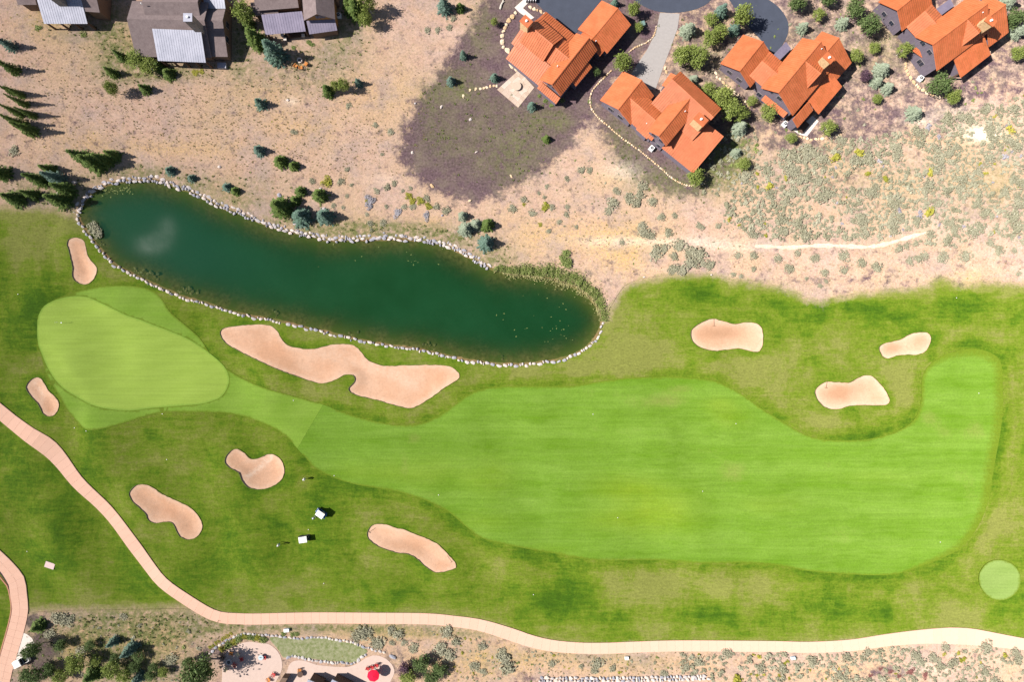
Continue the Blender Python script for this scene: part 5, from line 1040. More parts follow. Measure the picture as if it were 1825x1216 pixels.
SAGE = {'at the top edge left of the mulch bed': ('sage', [(807,31,1.0),(800,47,.8),(780,53,.9),(760,54,.9)]),
 'scattered on the straw field': ('sage', [(621,188,.8),(669,223,.8),(694,234,.9),(524,234,.9),(618,301,.7),(681,274,.5)]),
 'right of the pine clump above the pond': ('sage', [(555,323,.9),(607,324,1),(626,330,.6),(619,349,.6),(594,367,.7),(610,370,.6),(654,381,.6),(660,398,.8),(683,398,.9),(688,367,.6),(662,410,.6)]),
 'left of the yellow shrubs above the pond': ('sage', [(670,340,.9),(689,333,1.0),(703,328,.8),(731,335,.6),(717,340,.5)]),
 'in the mixed clump above the pond': ('yellow_shrub', [(582,324,1.4),(727,349,1.0),(733,359,1.0),(749,358,1.0),(764,365.5,1.0),(655,360,.7)]),
 'beside the yellow shrubs above the pond': ('sage', [(759,353,1.0),(778,367,1.0),(795,374,1.2),(721,368,.8),(735,369,.9)]),
 'on the bare soil above the pond': ('grey_twig', [(660,359,1.3),(657,366,1.0),(708,380,1.1),(760,385,1.1),(655,352,.8)]),
 'right of the mulch bed tip': ('sage', [(914,373,1.2),(933,357,.9),(949,379,1.1),(984,368,.8),(1010,369,.7),(1010,382,.9),(975,332,.7),(1011,318,.8),(970,352,.6),(997,394,.7),(977,411,.7),(1027,405,.6),(961,344,.5)]),
 'right of the mulch bed': ('yellow_shrub', [(970,368.5,1.3),(963,400,.6),(934,364,.5)]),
 'below the curved stone wall of the front house': ('sage', [(1036,302,1),(1050,304,.9),(1093,359,1.5),(1086,378,1.1),(1100,340,1),(1146,330,1.4),(1123,354,1.4),(1134,360,1.5),(1142,348,1.4),(1162,357,1.3),(1180,386,1.1),(1202,384,.8),(1142,402,1.3),(1158,417,1.5),(1144,413,1.3),(1192,413,1.2),(1110,431,.8)]),
 'in the big clump above the rough': ('sage', [(1171,452,1.9),(1211,441,1.7),(1240,449,2),(1250,456,1.8),(1225,469,1.6),(1265,473,1.4),(1202,478,1.3),(1216,485,1.3),(1200,459,1.2),(1185,445,1.2),(1238,469,1.5),(1193,484,1.0),(1225,452,1.0),(1255,470,1.0)]),
 'left of the white stone strip': ('sage', [(1245,401,.9),(1281,402,.9),(1343,416,1.3),(1341,455,1.1),(1316,457,.9),(1342,479,.8),(1308,490,.7),(1321,492,.6),(1250,405,.8)]),
 'just below the white stone strip': ('sage', [(1390,459,1.2),(1407,479,1.4),(1425,451,1),(1453,461,1.3),(1501,459,1.5),(1532,469,1.2),(1559,475,1.5),(1504,481,1.2),(1470,484,1),(1602,442,1.2),(1617,438,1),(1632,433,1),(1624,464,1.2),(1640,459,1.3),(1652,454,1.3),(1438,497,.6),(1473,502,.6),(1463,510,.7)]),
 'right of the white stone strip end': ('sage', [(1685,459,1.5),(1725,459,1.6),(1768,432,1.3),(1783,444,1.5),(1810,447,.9),(1815,488,.8),(1660,418,1.3)]),
 'between pink path and umbrella patio': ('sage', [(640,1128,2.0),(632,1138,1.3),(653,1132,1.6),(697,1125,1.3),(712,1132,1.6),(665,1146,1.3),(677,1150,1.6),(699,1147,.9),(720,1148,.9),(736,1155,1.3)]),
 'below the pink path, left of the wall': ('sage', [(795,1129,1.7),(783,1155,1.9),(797,1168,1.6),(812,1143,1.4),(858,1153,1.3),(897,1178,2.0),(905,1190,1.9),(893,1165,1.4),(845,1190,1.3),(860,1200,1.2)]),
 'above the grey bottom wall': ('sage', [(1065,1187,1.6),(1092,1192,1.0),(1037,1189,.7),(1058,1197,1.0),(1183,1203,1.0),(985,1186,1.0)]),
 'in the lower left thicket': ('sage', [(108,1105,1.9),(118,1110,1.6),(98,1104,1.4),(88,1130,1.5),(128,1104,1.0),(218,1101,1.0),(305,1175,1.6),(298,1182,1.2),(143,1160,1.2),(25,270,1.4)])}
for wh, (k, L) in SAGE.items():
    for px, py, r in L: put_shrub(k, px, py, r, wh if (px, py) != (25, 270) else 'at the left edge near the pond end')
for px, py in ((350,129),(346,128),(358,128)): put_shrub('yellow_shrub', px, py, .8, 'in front of the silver porch roof', hs=.6)
for px, py, r in ((67,47,.9),(147,60,.8),(551,75,.7),(522,85,.7),(555,78,.6),(1003,178,.6),(962,170,.6),(973,178,.6),(983,188,.6),(1050,180,.6)): put_shrub('green_shrub', px, py, r, 'close to a house wall at the top')
for i, (x, y) in enumerate([(30,410),(75,390),(120,355),(165,320),(220,290),(270,260),(320,230),(372,200)]):
    put_shrub('yellow_shrub', 370 + x / 9.125, 1110 + y / 9.125, .5, 'in the low hedge row left of the patio')
for i, (x, y) in enumerate([(235,440),(290,395),(345,350),(410,320),(470,290),(530,270),(600,255),(670,255),(740,265),(810,270),(880,285),(930,280)]):
    put_shrub('green_shrub' if i % 3 else 'yellow_shrub', 370 + x / 9.125, 1110 + y / 9.125, 1.0, 'in the curved hedge above the round patio', hs=1.1)
for px, py, r in ((1571,1194,.55),(1588,1199,.6),(1624,1198,1.0),(1603,1207,.55),(1650,1206,.9),(1553,1206,.6)): put_shrub('red_shrub', px, py, r, 'below the widest part of the path')
for px, py in ((503,1132),(519,1133),(527,1132)): put_shrub('green_shrub', px, py, .7, 'along the lawn border by the utility box')
# sagebrush slope: thrown at random, the largest stand alone, the rest read as cover
FIELD = np.array([W(*p) for p in [(1300,330),(1345,285),(1400,268),(1480,250),(1560,245),(1640,232),(1700,205),(1760,190),(1900,150),(1900,470),(1800,425),(1740,415),(1700,445),(1660,440),(1600,422),(1560,430),(1490,432),(1400,432),(1350,425),(1290,395)]])
LOWER = np.array([W(*p) for p in [(1215,1166),(1300,1166),(1440,1168),(1530,1165),(1600,1156),(1700,1152),(1780,1156),(1900,1168),(1900,1300),(1270,1300),(1268,1205),(1215,1200)]])
BEHIND = np.array([W(*p) for p in [(1275,250),(1330,215),(1365,265),(1340,300),(1310,330),(1270,350),(1240,345)]])
cand = []
def throw(P, n, rmin, rmax, sep, kinds):
    x0, y0 = P.min(0); x1, y1 = P.max(0); c = 0; cells = {}
    for q in taken: cells.setdefault((int(q[0] // 4), int(q[1] // 4)), []).append(q)
    X = RNG.uniform(x0, x1, n); Y = RNG.uniform(y0, y1, n); ins = inside(P, X, Y)
    px, py = 912.5 + X * S, 608 - Y * S
    ntr = dist_line(tr, X, Y, False, 3.0) > 1.3
    dens = np.sin(X * .31 + 1.3 * np.sin(Y * .23)) * np.sin(Y * .37 + X * .11) 
    for i in range(n):
        if not (ins[i] and ntr[i]) or dens[i] < RNG.uniform(-.95, .55): continue
        r = rmin + (rmax - rmin) * RNG.uniform() ** 1.9; k = (int(X[i] // 4), int(Y[i] // 4)); bad = False
        for a in (-1, 0, 1):
            for b in (-1, 0, 1):
                for q in cells.get((k[0] + a, k[1] + b), ()):
                    if (q[0] - X[i]) ** 2 + (q[1] - Y[i]) ** 2 < (sep * (q[2] + r)) ** 2: bad = True; break
        if bad: continue
        t = (X[i], Y[i], r); taken.append(t); cells.setdefault(k, []).append(t); cand.append((r, X[i], Y[i], kinds[int(RNG.uniform() * len(kinds))]))
throw(FIELD, 16000, .4, 1.9, .48, ['sage'] * 45 + ['yellow_shrub', 'grey_twig'])
throw(LOWER, 4200, .4, 1.7, .52, ['sage'] * 12 + ['yellow_shrub'])
throw(BEHIND, 500, .4, 1.2, .6, ['sage', 'green_shrub', 'sage'])
throw(np.array([W(*p) for p in [(770,1112),(900,1142),(960,1160),(1060,1172),(1215,1168),(1215,1200),(960,1205),(930,1260),(740,1260),(770,1180)]]), 900, .25, .6, .8, ['sage', 'yellow_shrub', 'sage', 'sage', 'green_shrub'])
throw(np.array([W(*p) for p in [(1190,60),(1300,120),(1400,40),(1560,0),(1620,110),(1660,180),(1780,110),(1780,180),(1560,235),(1380,250),(1340,150),(1240,130)]]), 420, .25, .6, 1.1, ['green_shrub', 'sage', 'green_shrub'])
throw(np.array([W(*p) for p in [(1000,270),(1100,300),(1160,350),(1300,380),(1340,470),(1130,480),(1060,400),(900,440),(940,350)]]), 420, .18, .42, 1.3, ['sage', 'sage', 'green_shrub'])
throw(np.array([W(*p) for p in [(60,1100),(330,1100),(380,1140),(330,1216),(90,1216),(70,1150)]]), 340, .3, .8, .9, ['sage', 'green_shrub', 'green_shrub'])
n_sage = sum(len(L) for k, L in SAGE.values() if k == 'sage')
cand.sort(key=lambda t: -t[0]); cover = {}; done = 0
for r, x, y, k in cand:
    px, py = 912.5 + x * S, 608 - y * S
    if done < 300 - n_sage and k == 'sage' and py > 150:
        if py > 1100:
            wh = ('beside the path, ' if py < 1178 else 'at the bottom edge, ') + next(n for e, n in ((1340,'right of the grey wall'),(1480,'below the middle of the path'),(1640,'below the path swelling'),(1730,'below the widest path'),(9999,'near the lower right corner')) if px < e)
        else:
            wh = ('on the upper slope ' if py < 310 else 'on the middle slope ' if py < 370 else 'close to the stone strip ') + next(n for e, n in ((1400,'near the front orange house'),(1500,'below the small white patio'),(1600,'below the pale spruces'),(1700,'below the top right house'),(9999,'at the right edge')) if px < e)
        o = put_shrub('sage', px, py, r, None, None, 'sagebrush mounds ' + wh); rank_label(o, 'sagebrush mound', wh, px); taken.pop(); done += 1
    else: cover.setdefault(k, []).append((x, y, r))
def scatter(name, mat, base_v, base_f, X, Y, Rr, label, hs=1.0, tone=None):
    """many small plants joined into one cover"""
    n = len(X); a = RNG.uniform(0, 6.28, n); nb = len(base_v[0]); ch = RNG.integers(0, len(base_v), n); Z = height(X, Y); vs = []; ts = []
    bv = np.array(base_v)[ch]; c, s_ = np.cos(a)[:, None], np.sin(a)[:, None]
    v = np.empty((n, nb, 3)); v[:, :, 0] = (bv[:, :, 0] * c - bv[:, :, 1] * s_) * Rr[:, None] + X[:, None]; v[:, :, 1] = (bv[:, :, 0] * s_ + bv[:, :, 1] * c) * Rr[:, None] + Y[:, None]; v[:, :, 2] = bv[:, :, 2] * Rr[:, None] * hs + Z[:, None]
    f = (np.array(base_f)[None] + (np.arange(n) * nb)[:, None, None]).reshape(-1, len(base_f[0]))
    tn = np.repeat(np.clip(RNG.normal(.3, .3, n), 0, 1), nb)
    o = link(name, np_mesh(name, v.reshape(-1, 3), f, M[mat], False, {'tone': tn})); tag(o, label, kind='stuff'); return o
def base_from(meshes):
    out = []
    for m in meshes:
        a = np.empty(len(m.vertices) * 3, np.float32); m.vertices.foreach_get('co', a); out.append(a.reshape(-1, 3))
    return out, [tuple(p.vertices) for p in meshes[0].polygons]
for k, L in cover.items():
    A = np.array(L); small = [shrub_mesh(300 + i, k, 63, .22, 7) for i in range(4)]; bv, bf = base_from(small)
    scatter({'sage': 'low_sagebrush_cover', 'yellow_shrub': 'yellow_shrub_cover', 'green_shrub': 'low_green_scrub', 'grey_twig': 'twiggy_scrub'}[k], k, bv, bf, A[:, 0], A[:, 1], A[:, 2], f'small {SHN[k][1]} cover across the scrubland', .85)
# dry tufts and weeds
def tuft_base(n, seed, blade=.5):
    r = np.random.default_rng(seed); v = []; f = []
    for i in range(n):
        a = r.uniform(0, 6.28); d = np.array([cos(a), sin(a), 0]); p = np.array([-sin(a), cos(a), 0]) * .28; tip = d * r.uniform(.5, 1) + np.array([0, 0, r.uniform(.5, 1.1)]); b = len(v)
        v += [d * .1 - p, d * .1 + p, tip]; f.append((b, b + 1, b + 2))
    return np.array(v), f
def field(n, regions):
    """random points in the dry land, denser inside soft regions"""
    X = RNG.uniform(-107, 107, n * 5); Y = RNG.uniform(-72, 72, n * 5); d = np.clip(blobs(regions, X, Y), 0, 1)
    ok = (RNG.uniform(size=X.size) < d) & (sdist(rough, X, Y) > .8) & (sdist(pond, X, Y, 4) > 1.2); return X[ok][:n], Y[ok][:n]
tb = [tuft_base(6, i) for i in range(5)]
X, Y = field(9000, [(300,200,150,60,.9),(420,230,130,60,1.0),(560,270,120,50,.8),(200,180,160,60,.5),(650,200,90,60,.5),(120,270,100,40,.3),(540,130,60,30,.8),(100,130,90,80,.35),(1000,380,120,60,.2),(1150,420,120,50,.3),(900,1180,160,30,.6),(250,1130,140,30,.7),(1150,1190,160,20,.6),(1500,480,200,20,.25)])
scatter('dry_grass_tufts', 'tuft', [b[0] for b in tb], tb[0][1], X, Y, RNG.uniform(.10, .27, len(X)), 'small dark dry grass tufts dotted over the straw', .8)
X, Y = field(5200, [w[:4] + (w[4] * 1.0,) for w in WEED[:16]] + [w for w in WEED[23:42]] + WEED[42:52])
tb = [tuft_base(9, 50 + i) for i in range(5)]
scatter('weeds', 'weed', [b[0] for b in tb], tb[0][1], X, Y, RNG.uniform(.16, .42, len(X)), 'low green weeds in the mulch and along the pond', .8)
X, Y = field(700, GOLDL + [(1750,220,60,30,.3)])
scatter('golden_grass_tufts', 'yellow_shrub', [b[0] for b in tb], tb[0][1], X, Y, RNG.uniform(.10, .26, len(X)), 'golden flowering grass tufts on the dry land', .8)
# reeds on the right pond bank
RL = smooth_line([(880,481),(905,483),(935,485),(960,486),(992,491),(1022,501),(1046,515),(1062,532),(1074,553),(1074,575)], .3); n = 9500
t = RNG.uniform(0, len(RL) - 2, n); i = t.astype(int); P = RL[i] + (RL[i + 1] - RL[i]) * (t - i)[:, None]; D = RL[i + 1] - RL[i]; D /= np.hypot(D[:, 0], D[:, 1])[:, None]
wd = np.interp(t / len(RL), [0, .1, .3, .5, .62, .8, 1], [.4, 1.0, 1.5, 1.9, 1.8, 1.3, .8]); off = RNG.normal(.1, .5, n) * wd + .25 * np.sin(t * .35); X = P[:, 0] - D[:, 1] * off; Y = P[:, 1] + D[:, 0] * off
Z = np.maximum(height(X, Y), WL) + RNG.uniform(.05, .75, n) * (1.15 - .3 * np.abs(off / wd)) * (.75 + .45 * np.sin(t * .9) * np.sin(t * .37 + 1))
v, f, tn = rand_leaves(RNG, np.column_stack([X, Y, Z]), .15, .2); tn = np.repeat(np.clip(RNG.normal(.15, .25, n) + .7 * (off / wd < -.45), 0, 1), 4)
tag(link('reeds', np_mesh('reeds', v, f, M['reed'], False, {'tone': tn})), 'green and straw reeds lining the right pond bank', kind='stuff')
A = np.array([W(*p) for p in [(1003,462),(1008,468),(1010,475),(1002,455),(1012,480)]]); 
for px, py, r in ((1006,461,1.5),(1010,472,1.4),(1006,452,1.1)): put_shrub('green_shrub', px, py, r, 'growing out of the reeds', hs=.9)
# floating pond weed specks
n = 40; X = np.concatenate([RNG.normal(W(960,560)[0], 6, n // 2), RNG.normal(W(740,460)[0], 12, n - n // 2)]); Y = np.concatenate([RNG.normal(W(960,560)[1], 3.2, n // 2), RNG.normal(W(740,452)[1], 1.6, n - n // 2)])
X = np.concatenate([X, RNG.normal(W(190,338)[0], 1.6, 60), RNG.normal(W(220,337)[0], .7, 26), RNG.normal(W(985,575)[0], 1.8, 12)]); Y = np.concatenate([Y, RNG.normal(W(190,338)[1], .7, 60), RNG.normal(W(220,337)[1], .4, 26), RNG.normal(W(955,575)[1], 2.5, 12)])
ok = sdist(pond, X, Y) < -.8; X, Y = X[ok], Y[ok]; n = len(X); s_ = RNG.uniform(.05, .13, n); a = RNG.uniform(0, 6.28, n)
v = np.empty((n, 4, 3))
for k in range(4): v[:, k, 0] = X + np.cos(a + k * pi / 2) * s_ * (1.6 if k % 2 else .8); v[:, k, 1] = Y + np.sin(a + k * pi / 2) * s_ * (1.6 if k % 2 else .8); v[:, k, 2] = WL + .01
tag(link('pond_weed', np_mesh('pond_weed', v.reshape(-1, 3), np.arange(4 * n).reshape(n, 4), M['reed'], False, {'tone': np.full(4 * n, .2)})), 'specks of floating weed on the pond', kind='stuff')
# pale bush leaning over the left pond bank
put_shrub('sage', 162, 405, 1.5, 'leaning over the left pond bank'); put_shrub('sage', 172, 416, 1.2, 'leaning over the left pond bank')

# ------------------------------------------------------------------ golf carts
simple('cart_white', (0.76, 0.74, 0.70), .4, .5, .04); simple('cart_body', (0.05, 0.10, 0.26), .35, .5, .05); simple('rubber', (0.02, 0.02, 0.02), .8, .3); simple('seat_vinyl', (0.45, 0.40, 0.32), .6, .3); simple('bag_blue', (0.03, 0.12, 0.42), .6, .3); simple('bag_black', (0.03, 0.03, 0.035), .6, .3); simple('chrome', (0.5, 0.5, 0.52), .25, .5, .05, 3, .9)
def golf_cart(label, px, py, ang, body, bag, zg=0.0, big=1.0):
    x, y = W(px, py, 1.8); t = thing('golf_cart', label, 'golf cart', (x, y, zg), ang, 'golf carts'); t.scale = (big,) * 3     # local +x is forward
    mb = MB(); mb.box((0, 0, .34), (2.25, 1.1, .12)); mb.box((.92, 0, .60), (.5, 1.08, .42), taper=.82); mb.box((-.45, 0, .52), (.75, 1.08, .26)); mb.box((-.92, 0, .55), (.42, 1.0, .30)); b = mb.build('body', M[body], t)
    mb = MB(); mb.box((1.15, .36, .62), (.05, .2, .12)); mb.box((1.15, -.36, .62), (.05, .2, .12)); mb.build('headlights', M['white_metal'], b)
    mb = MB(); mb.box((-.32, 0, .72), (.5, 1.0, .14)); mb.box((-.62, 0, 1.0), (.12, 1.0, .46)); mb.build('seat', M['seat_vinyl'], t)
    mb = MB(); mb.box((-.08, 0, 1.84), (1.62, 1.16, .06), taper=.97); mb.box((-.08, 0, 1.80), (1.70, 1.24, .05)); mb.build('roof', M['cart_white'], t)
    for sx, sy in ((.62, .5), (.62, -.5), (-.78, .5), (-.78, -.5)):
        mb = MB(); mb.tube([(sx + (.15 if sx > 0 else -.05), sy, .5), (sx, sy, 1.8)], .025, 6); mb.build('roof_post', M['dark_metal'], t)
    mb = MB(); mb.add([(.78, -.5, .8), (.78, .5, .8), (.64, .5, 1.75), (.64, -.5, 1.75), (.80, -.5, .8), (.80, .5, .8), (.66, .5, 1.75), (.66, -.5, 1.75)], [(0, 1, 2, 3), (7, 6, 5, 4), (0, 4, 5, 1), (2, 6, 7, 3)]); mb.build('windscreen', M['glass'], t)
    mb = MB(); mb.tube([(.45, .25, .6), (.25, .25, 1.0)], .02, 6); mb.disc((.24, .25, .99), .17, .03, 12); mb.build('steering_wheel', M['dark_metal'], t)
    for sx in (.78, -.72):
        for sy in (-.5, .5):
            mb = MB(); mb.tube([(sx, sy - .1, .23), (sx, sy + .1, .23)], .23, 14); w = mb.build('wheel', M['rubber'], t); mb = MB(); mb.tube([(sx, sy - .11, .23), (sx, sy + .11, .23)], .12, 10); mb.build('hub', M['chrome'], w)
    for k in ((-.28, .28) if bag else ()):
        mb = MB(); mb.tube([(-1.0, k, .55), (-1.18, k, 1.25)], [.14, .17], 10); bg_ = mb.build('golf_bag', M[bag], t); mb = MB()
        for q in range(5): mb.tube([(-1.17 + random.uniform(-.06, .06), k + random.uniform(-.08, .08), 1.2), (-1.22 + random.uniform(-.08, .08), k + random.uniform(-.1, .1), 1.5)], .014, 5)
        mb.build('clubs', M['chrome'], bg_)
    return t
golf_cart('white-roofed golf cart with a golfer standing beside it', 570.0, 917.0, radians(-35) + pi, 'cart_body', 'bag_blue', H1(*W(572, 915)))
golf_cart('white-roofed golf cart alone on the grass, lower of the two', 537.5, 964.3, radians(8) + pi, 'bag_black', 'bag_black', H1(*W(541, 961)))
x, y = W(36, 1181, 1.2); t = thing('utility_truck', 'white utility truck with an open dark bed, parked in the lower left', 'utility truck', (x, y, .06), radians(28) + pi)
mb = MB(); mb.box((0, 0, .55), (3.3, 1.45, .30)); mb.box((1.25, 0, .78), (.8, 1.4, .34), taper=.85); mb.build('body', M['cart_white'], t)
mb = MB(); mb.box((.45, 0, 1.72), (1.5, 1.35, .08), taper=.95); mb.box((.45, 0, 1.66), (1.56, 1.42, .05)); mb.build('roof', M['cart_white'], t)
mb = MB(); mb.add([(1.35, -.62, .95), (1.35, .62, .95), (1.1, .6, 1.64), (1.1, -.6, 1.64), (1.38, -.62, .95), (1.38, .62, .95), (1.13, .6, 1.64), (1.13, -.6, 1.64)], [(0, 1, 2, 3), (7, 6, 5, 4), (0, 4, 5, 1), (2, 6, 7, 3)]); mb.build('windscreen', M['glass'], t)
mb = MB(); mb.box((-.95, 0, .72), (1.3, 1.3, .06)); bed = mb.build('bed', M['dark_metal'], t)
for c_, d_ in (((-.95, .68, .88), (1.35, .07, .34)), ((-.95, -.68, .88), (1.35, .07, .34)), ((-1.62, 0, .88), (.07, 1.42, .34))): mb = MB(); mb.box(c_, d_); mb.build('side_panel', M['cart_white'], bed)
mb = MB(); mb.box((.1, 0, .9), (.55, 1.2, .2)); mb.box((-.2, 0, 1.15), (.12, 1.2, .5)); mb.build('seat', M['bag_black'], t)
for sx in (1.0, -.25):
    for sy in (-.6, .6): mb = MB(); mb.tube([(sx, sy, .8), (sx, sy, 1.66)], .03, 6); mb.build('roof_post', M['dark_metal'], t)
for sx in (1.1, -1.05):
    for sy in (-.66, .66): mb = MB(); mb.tube([(sx, sy - .11, .32), (sx, sy + .11, .32)], .32, 14); w = mb.build('wheel', M['rubber'], t); mb = MB(); mb.tube([(sx, sy - .12, .32), (sx, sy + .12, .32)], .16, 10); mb.build('hub', M['chrome'], w)

# ------------------------------------------------------------------ golfers
simple('skin', (0.50, 0.30, 0.21), .6, .3, .05); simple('white_shirt', (0.76, 0.77, 0.80), .85, .1, .05); simple('blue_shirt', (0.20, 0.34, 0.55), .85, .1, .05); simple('navy_trousers', (0.03, 0.05, 0.10), .85, .1); simple('grey_trousers', (0.25, 0.25, 0.27), .85, .1); simple('shoe', (0.6, 0.6, 0.6), .6, .2); simple('hair', (0.05, 0.03, 0.02), .8, .2)
def person(label, px, py, ang, shirt, trousers, cap, pose):
    x, y = W(px, py, 1.6); z = H1(x, y)
    J = {'pelvis': (0, 0, .95), 'waist': (.02, 0, 1.08), 'chest': (.04, 0, 1.30), 'neck': (.06, 0, 1.47), 'head': (.09, 0, 1.60), 'crown': (.08, 0, 1.70)}
    E = [('pelvis', 'waist'), ('waist', 'chest'), ('chest', 'neck'), ('neck', 'head'), ('head', 'crown')]; R = {'pelvis': .15, 'waist': .14, 'chest': .165, 'neck': .06, 'head': .10, 'crown': .08}
    for s, q in ((1, 'l'), (-1, 'r')):
        reach = pose == 'swing' or (pose == 'walk' and s == 1)
        fw = .22 if reach else .05
        J.update({q + 'hip': (0, .1 * s, .90), q + 'knee': (.04 + .10 * s * (pose == 'walk'), .13 * s, .50), q + 'ankle': (-.02 + .12 * s * (pose == 'walk'), .15 * s, .09), q + 'toe': (.17 + .12 * s * (pose == 'walk'), .17 * s, .04),
                  q + 'sho': (.03, .19 * s, 1.40), q + 'elb': (.06 + fw * .5, .26 * s, 1.14), q + 'wri': (.12 + fw * 1.3, (.22 - .12 * reach) * s, .93), q + 'palm': (.15 + fw * 1.4, (.21 - .13 * reach) * s, .86)})
        R.update({q + 'hip': .105, q + 'knee': .07, q + 'ankle': .05, q + 'toe': .045, q + 'sho': .075, q + 'elb': .05, q + 'wri': .033, q + 'palm': .04})
        E += [('pelvis', q + 'hip'), (q + 'hip', q + 'knee'), (q + 'knee', q + 'ankle'), (q + 'ankle', q + 'toe'), ('chest', q + 'sho'), (q + 'sho', q + 'elb'), (q + 'elb', q + 'wri'), (q + 'wri', q + 'palm')]
        px_, py_, pz_ = J[q + 'palm']
        for f in range(5):
            o = (f - 2) * .019; th = f == 0
            J[f'{q}f{f}a'] = (px_ + .015 + .01 * th, py_ + o * .6 - .03 * s * th, pz_ - .05 + .03 * th); J[f'{q}f{f}b'] = (px_ + .03, py_ + o - .03 * s * th, pz_ - .085 - .012 * (f in (2, 3)) + .03 * th)
            R[f'{q}f{f}a'] = .010; R[f'{q}f{f}b'] = .008; E += [(q + 'palm', f'{q}f{f}a'), (f'{q}f{f}a', f'{q}f{f}b')]
    names = list(J); m = bpy.data.meshes.new('body'); m.from_pydata([J[n] for n in names], [(names.index(a), names.index(b)) for a, b in E], []); m.update()
    o = bpy.data.objects.new('tmp_body', m); COL.objects.link(o); sk = o.modifiers.new('skin', 'SKIN'); sk.use_smooth_shade = True
    for i, n in enumerate(names): d = m.skin_vertices[0].data[i]; d.radius = (R[n], R[n]); d.use_root = n == 'pelvis'
    o.modifiers.new('sub', 'SUBSURF').levels = 1
    dg = bpy.context.evaluated_depsgraph_get(); bm_ = bpy.data.meshes.new_from_object(o.evaluated_get(dg)); bpy.data.objects.remove(o)
    bm_.materials.clear()
    for k in ('skin', shirt, trousers, 'shoe'): bm_.materials.append(M[k])
    for p in bm_.polygons:
        c = p.center; arm = abs(c.y) > .21 and c.z < 1.25 or (c.z < 1.2 and c.x > .16)
        p.material_index = 3 if c.z < .10 else 0 if (arm and c.z > .7) or c.z > 1.46 else 1 if c.z > .98 else 2
        p.use_smooth = True
    t = thing('person', label, 'person', (x, y, z), ang, 'golfers'); link('body', bm_, None, t)
    hd = Vector(J['head']); mb = MB(); mb.tube([hd + Vector((-.005, 0, -.09)), hd + Vector((0, 0, -.03)), hd + Vector((0, 0, .05)), hd + Vector((-.005, 0, .11))], [.06, .088, .095, .05], 12); hdo = mb.build('head', M['skin'], t, smooth=True)
    mb = MB(); mb.box((hd.x + .10, 0, hd.z - .01), (.04, .025, .045)); mb.build('nose', M['skin'], hdo)
    mb = MB()
    for s in (-1, 1): mb.box((hd.x + .085, .035 * s, hd.z + .015), (.02, .022, .012))
    mb.build('eyes', M['hair'], hdo); mb = MB(); mb.box((hd.x + .085, 0, hd.z - .05), (.02, .05, .01)); mb.build('mouth', M['hair'], hdo); mb = MB()
    for s in (-1, 1): mb.box((hd.x, .098 * s, hd.z), (.04, .02, .06))
    mb.build('ears', M['skin'], hdo)
    mb = MB(); mb.tube([hd + Vector((-.015, 0, .02)), hd + Vector((-.015, 0, .08)), hd + Vector((-.015, 0, .135))], [.108, .108, .06], 12); mb.box((hd.x + .13, 0, hd.z + .05), (.14, .15, .02)); mb.build('cap', M[cap], t)
    mb = MB(); mb.tube([hd + Vector((-.03, 0, -.07)), hd + Vector((-.03, 0, .03))], [.07, .095], 10); mb.build('hair', M['hair'], t)
    return t, J
for lb, px, py, an, sh, trs, cp, po in (('golfer in white shirt and cap right of the keyhole-shaped bunker', 541, 855.6, radians(200), 'white_shirt', 'navy_trousers', 'white_shirt', 'swing'),
      ('golfer in pale blue shirt standing beside the upper golf cart', 557.3, 925.5, radians(60), 'blue_shirt', 'grey_trousers', 'white_shirt', 'stand'), ('golfer in white walking left of the lower golf cart', 494.7, 973.3, radians(225), 'white_shirt', 'navy_trousers', 'white_shirt', 'walk')):
    t, J = person(lb, px, py, an, sh, trs, cp, po)
    if po != 'stand':
        p0 = Vector(J['lpalm']); c, s_ = cos(an), sin(an); hand = Vector((t.location.x + p0.x * c - p0.y * s_, t.location.y + p0.x * s_ + p0.y * c, t.location.z + p0.z))
        tip = Vector((t.location.x + .75 * c, t.location.y + .75 * s_, t.location.z + .03)); d = (hand - tip).normalized()
        g = thing('golf_club', 'steel golf club of the golfer ' + lb.split(' ', 4)[4], 'golf club', tuple(tip)); mb = MB(); mb.tube([(0, 0, 0), tuple(d * .75)], .009, 6); mb.build('shaft', M['chrome'], g); mb = MB(); mb.tube([tuple(d * .72), tuple(hand + d * .08 - tip)], .016, 6); mb.build('grip', M['rubber'], g); mb = MB(); mb.box((.05 * c, .05 * s_, .01), (.11, .04, .06), an); mb.build('club_head', M['chrome'], g)

# ------------------------------------------------------------------ course furniture
simple('flag_red', (0.72, 0.66, 0.45), .8, .2); simple('marker_white', (0.82, 0.82, 0.82), .6, .3, .03); simple('rake_wood', (0.16, 0.09, 0.05), .8, .2)
x, y = W(111, 575.5); t = thing('flagstick', 'thin flagstick in the hole at the left of the putting green', 'flagstick', (x, y, H1(x, y))); mb = MB(); mb.tube([(0, 0, -.05), (0, 0, 2.1)], .02, 6); mb.build('pole', M['marker_white'], t)
mb = MB(); mb.add([(0, 0, 2.1), (.5, .1, 2.0), (.48, .1, 1.75), (0, 0, 1.7), (0, .02, 2.1), (.5, .12, 2.0), (.48, .12, 1.75), (0, .02, 1.7)], [(0, 1, 2, 3), (7, 6, 5, 4), (0, 4, 5, 1), (2, 6, 7, 3), (1, 5, 6, 2)]); mb.build('flag', M['flag_red'], t)
mb = MB(); mb.disc((0, 0, .012), .11, .01, 12); mb.build('cup', M['marker_white'], t)
dm = MB(); dm.disc((0, 0, 0), .085, .04, 12); dmesh = dm.mesh('sprinkler_cover', [M['trim']])
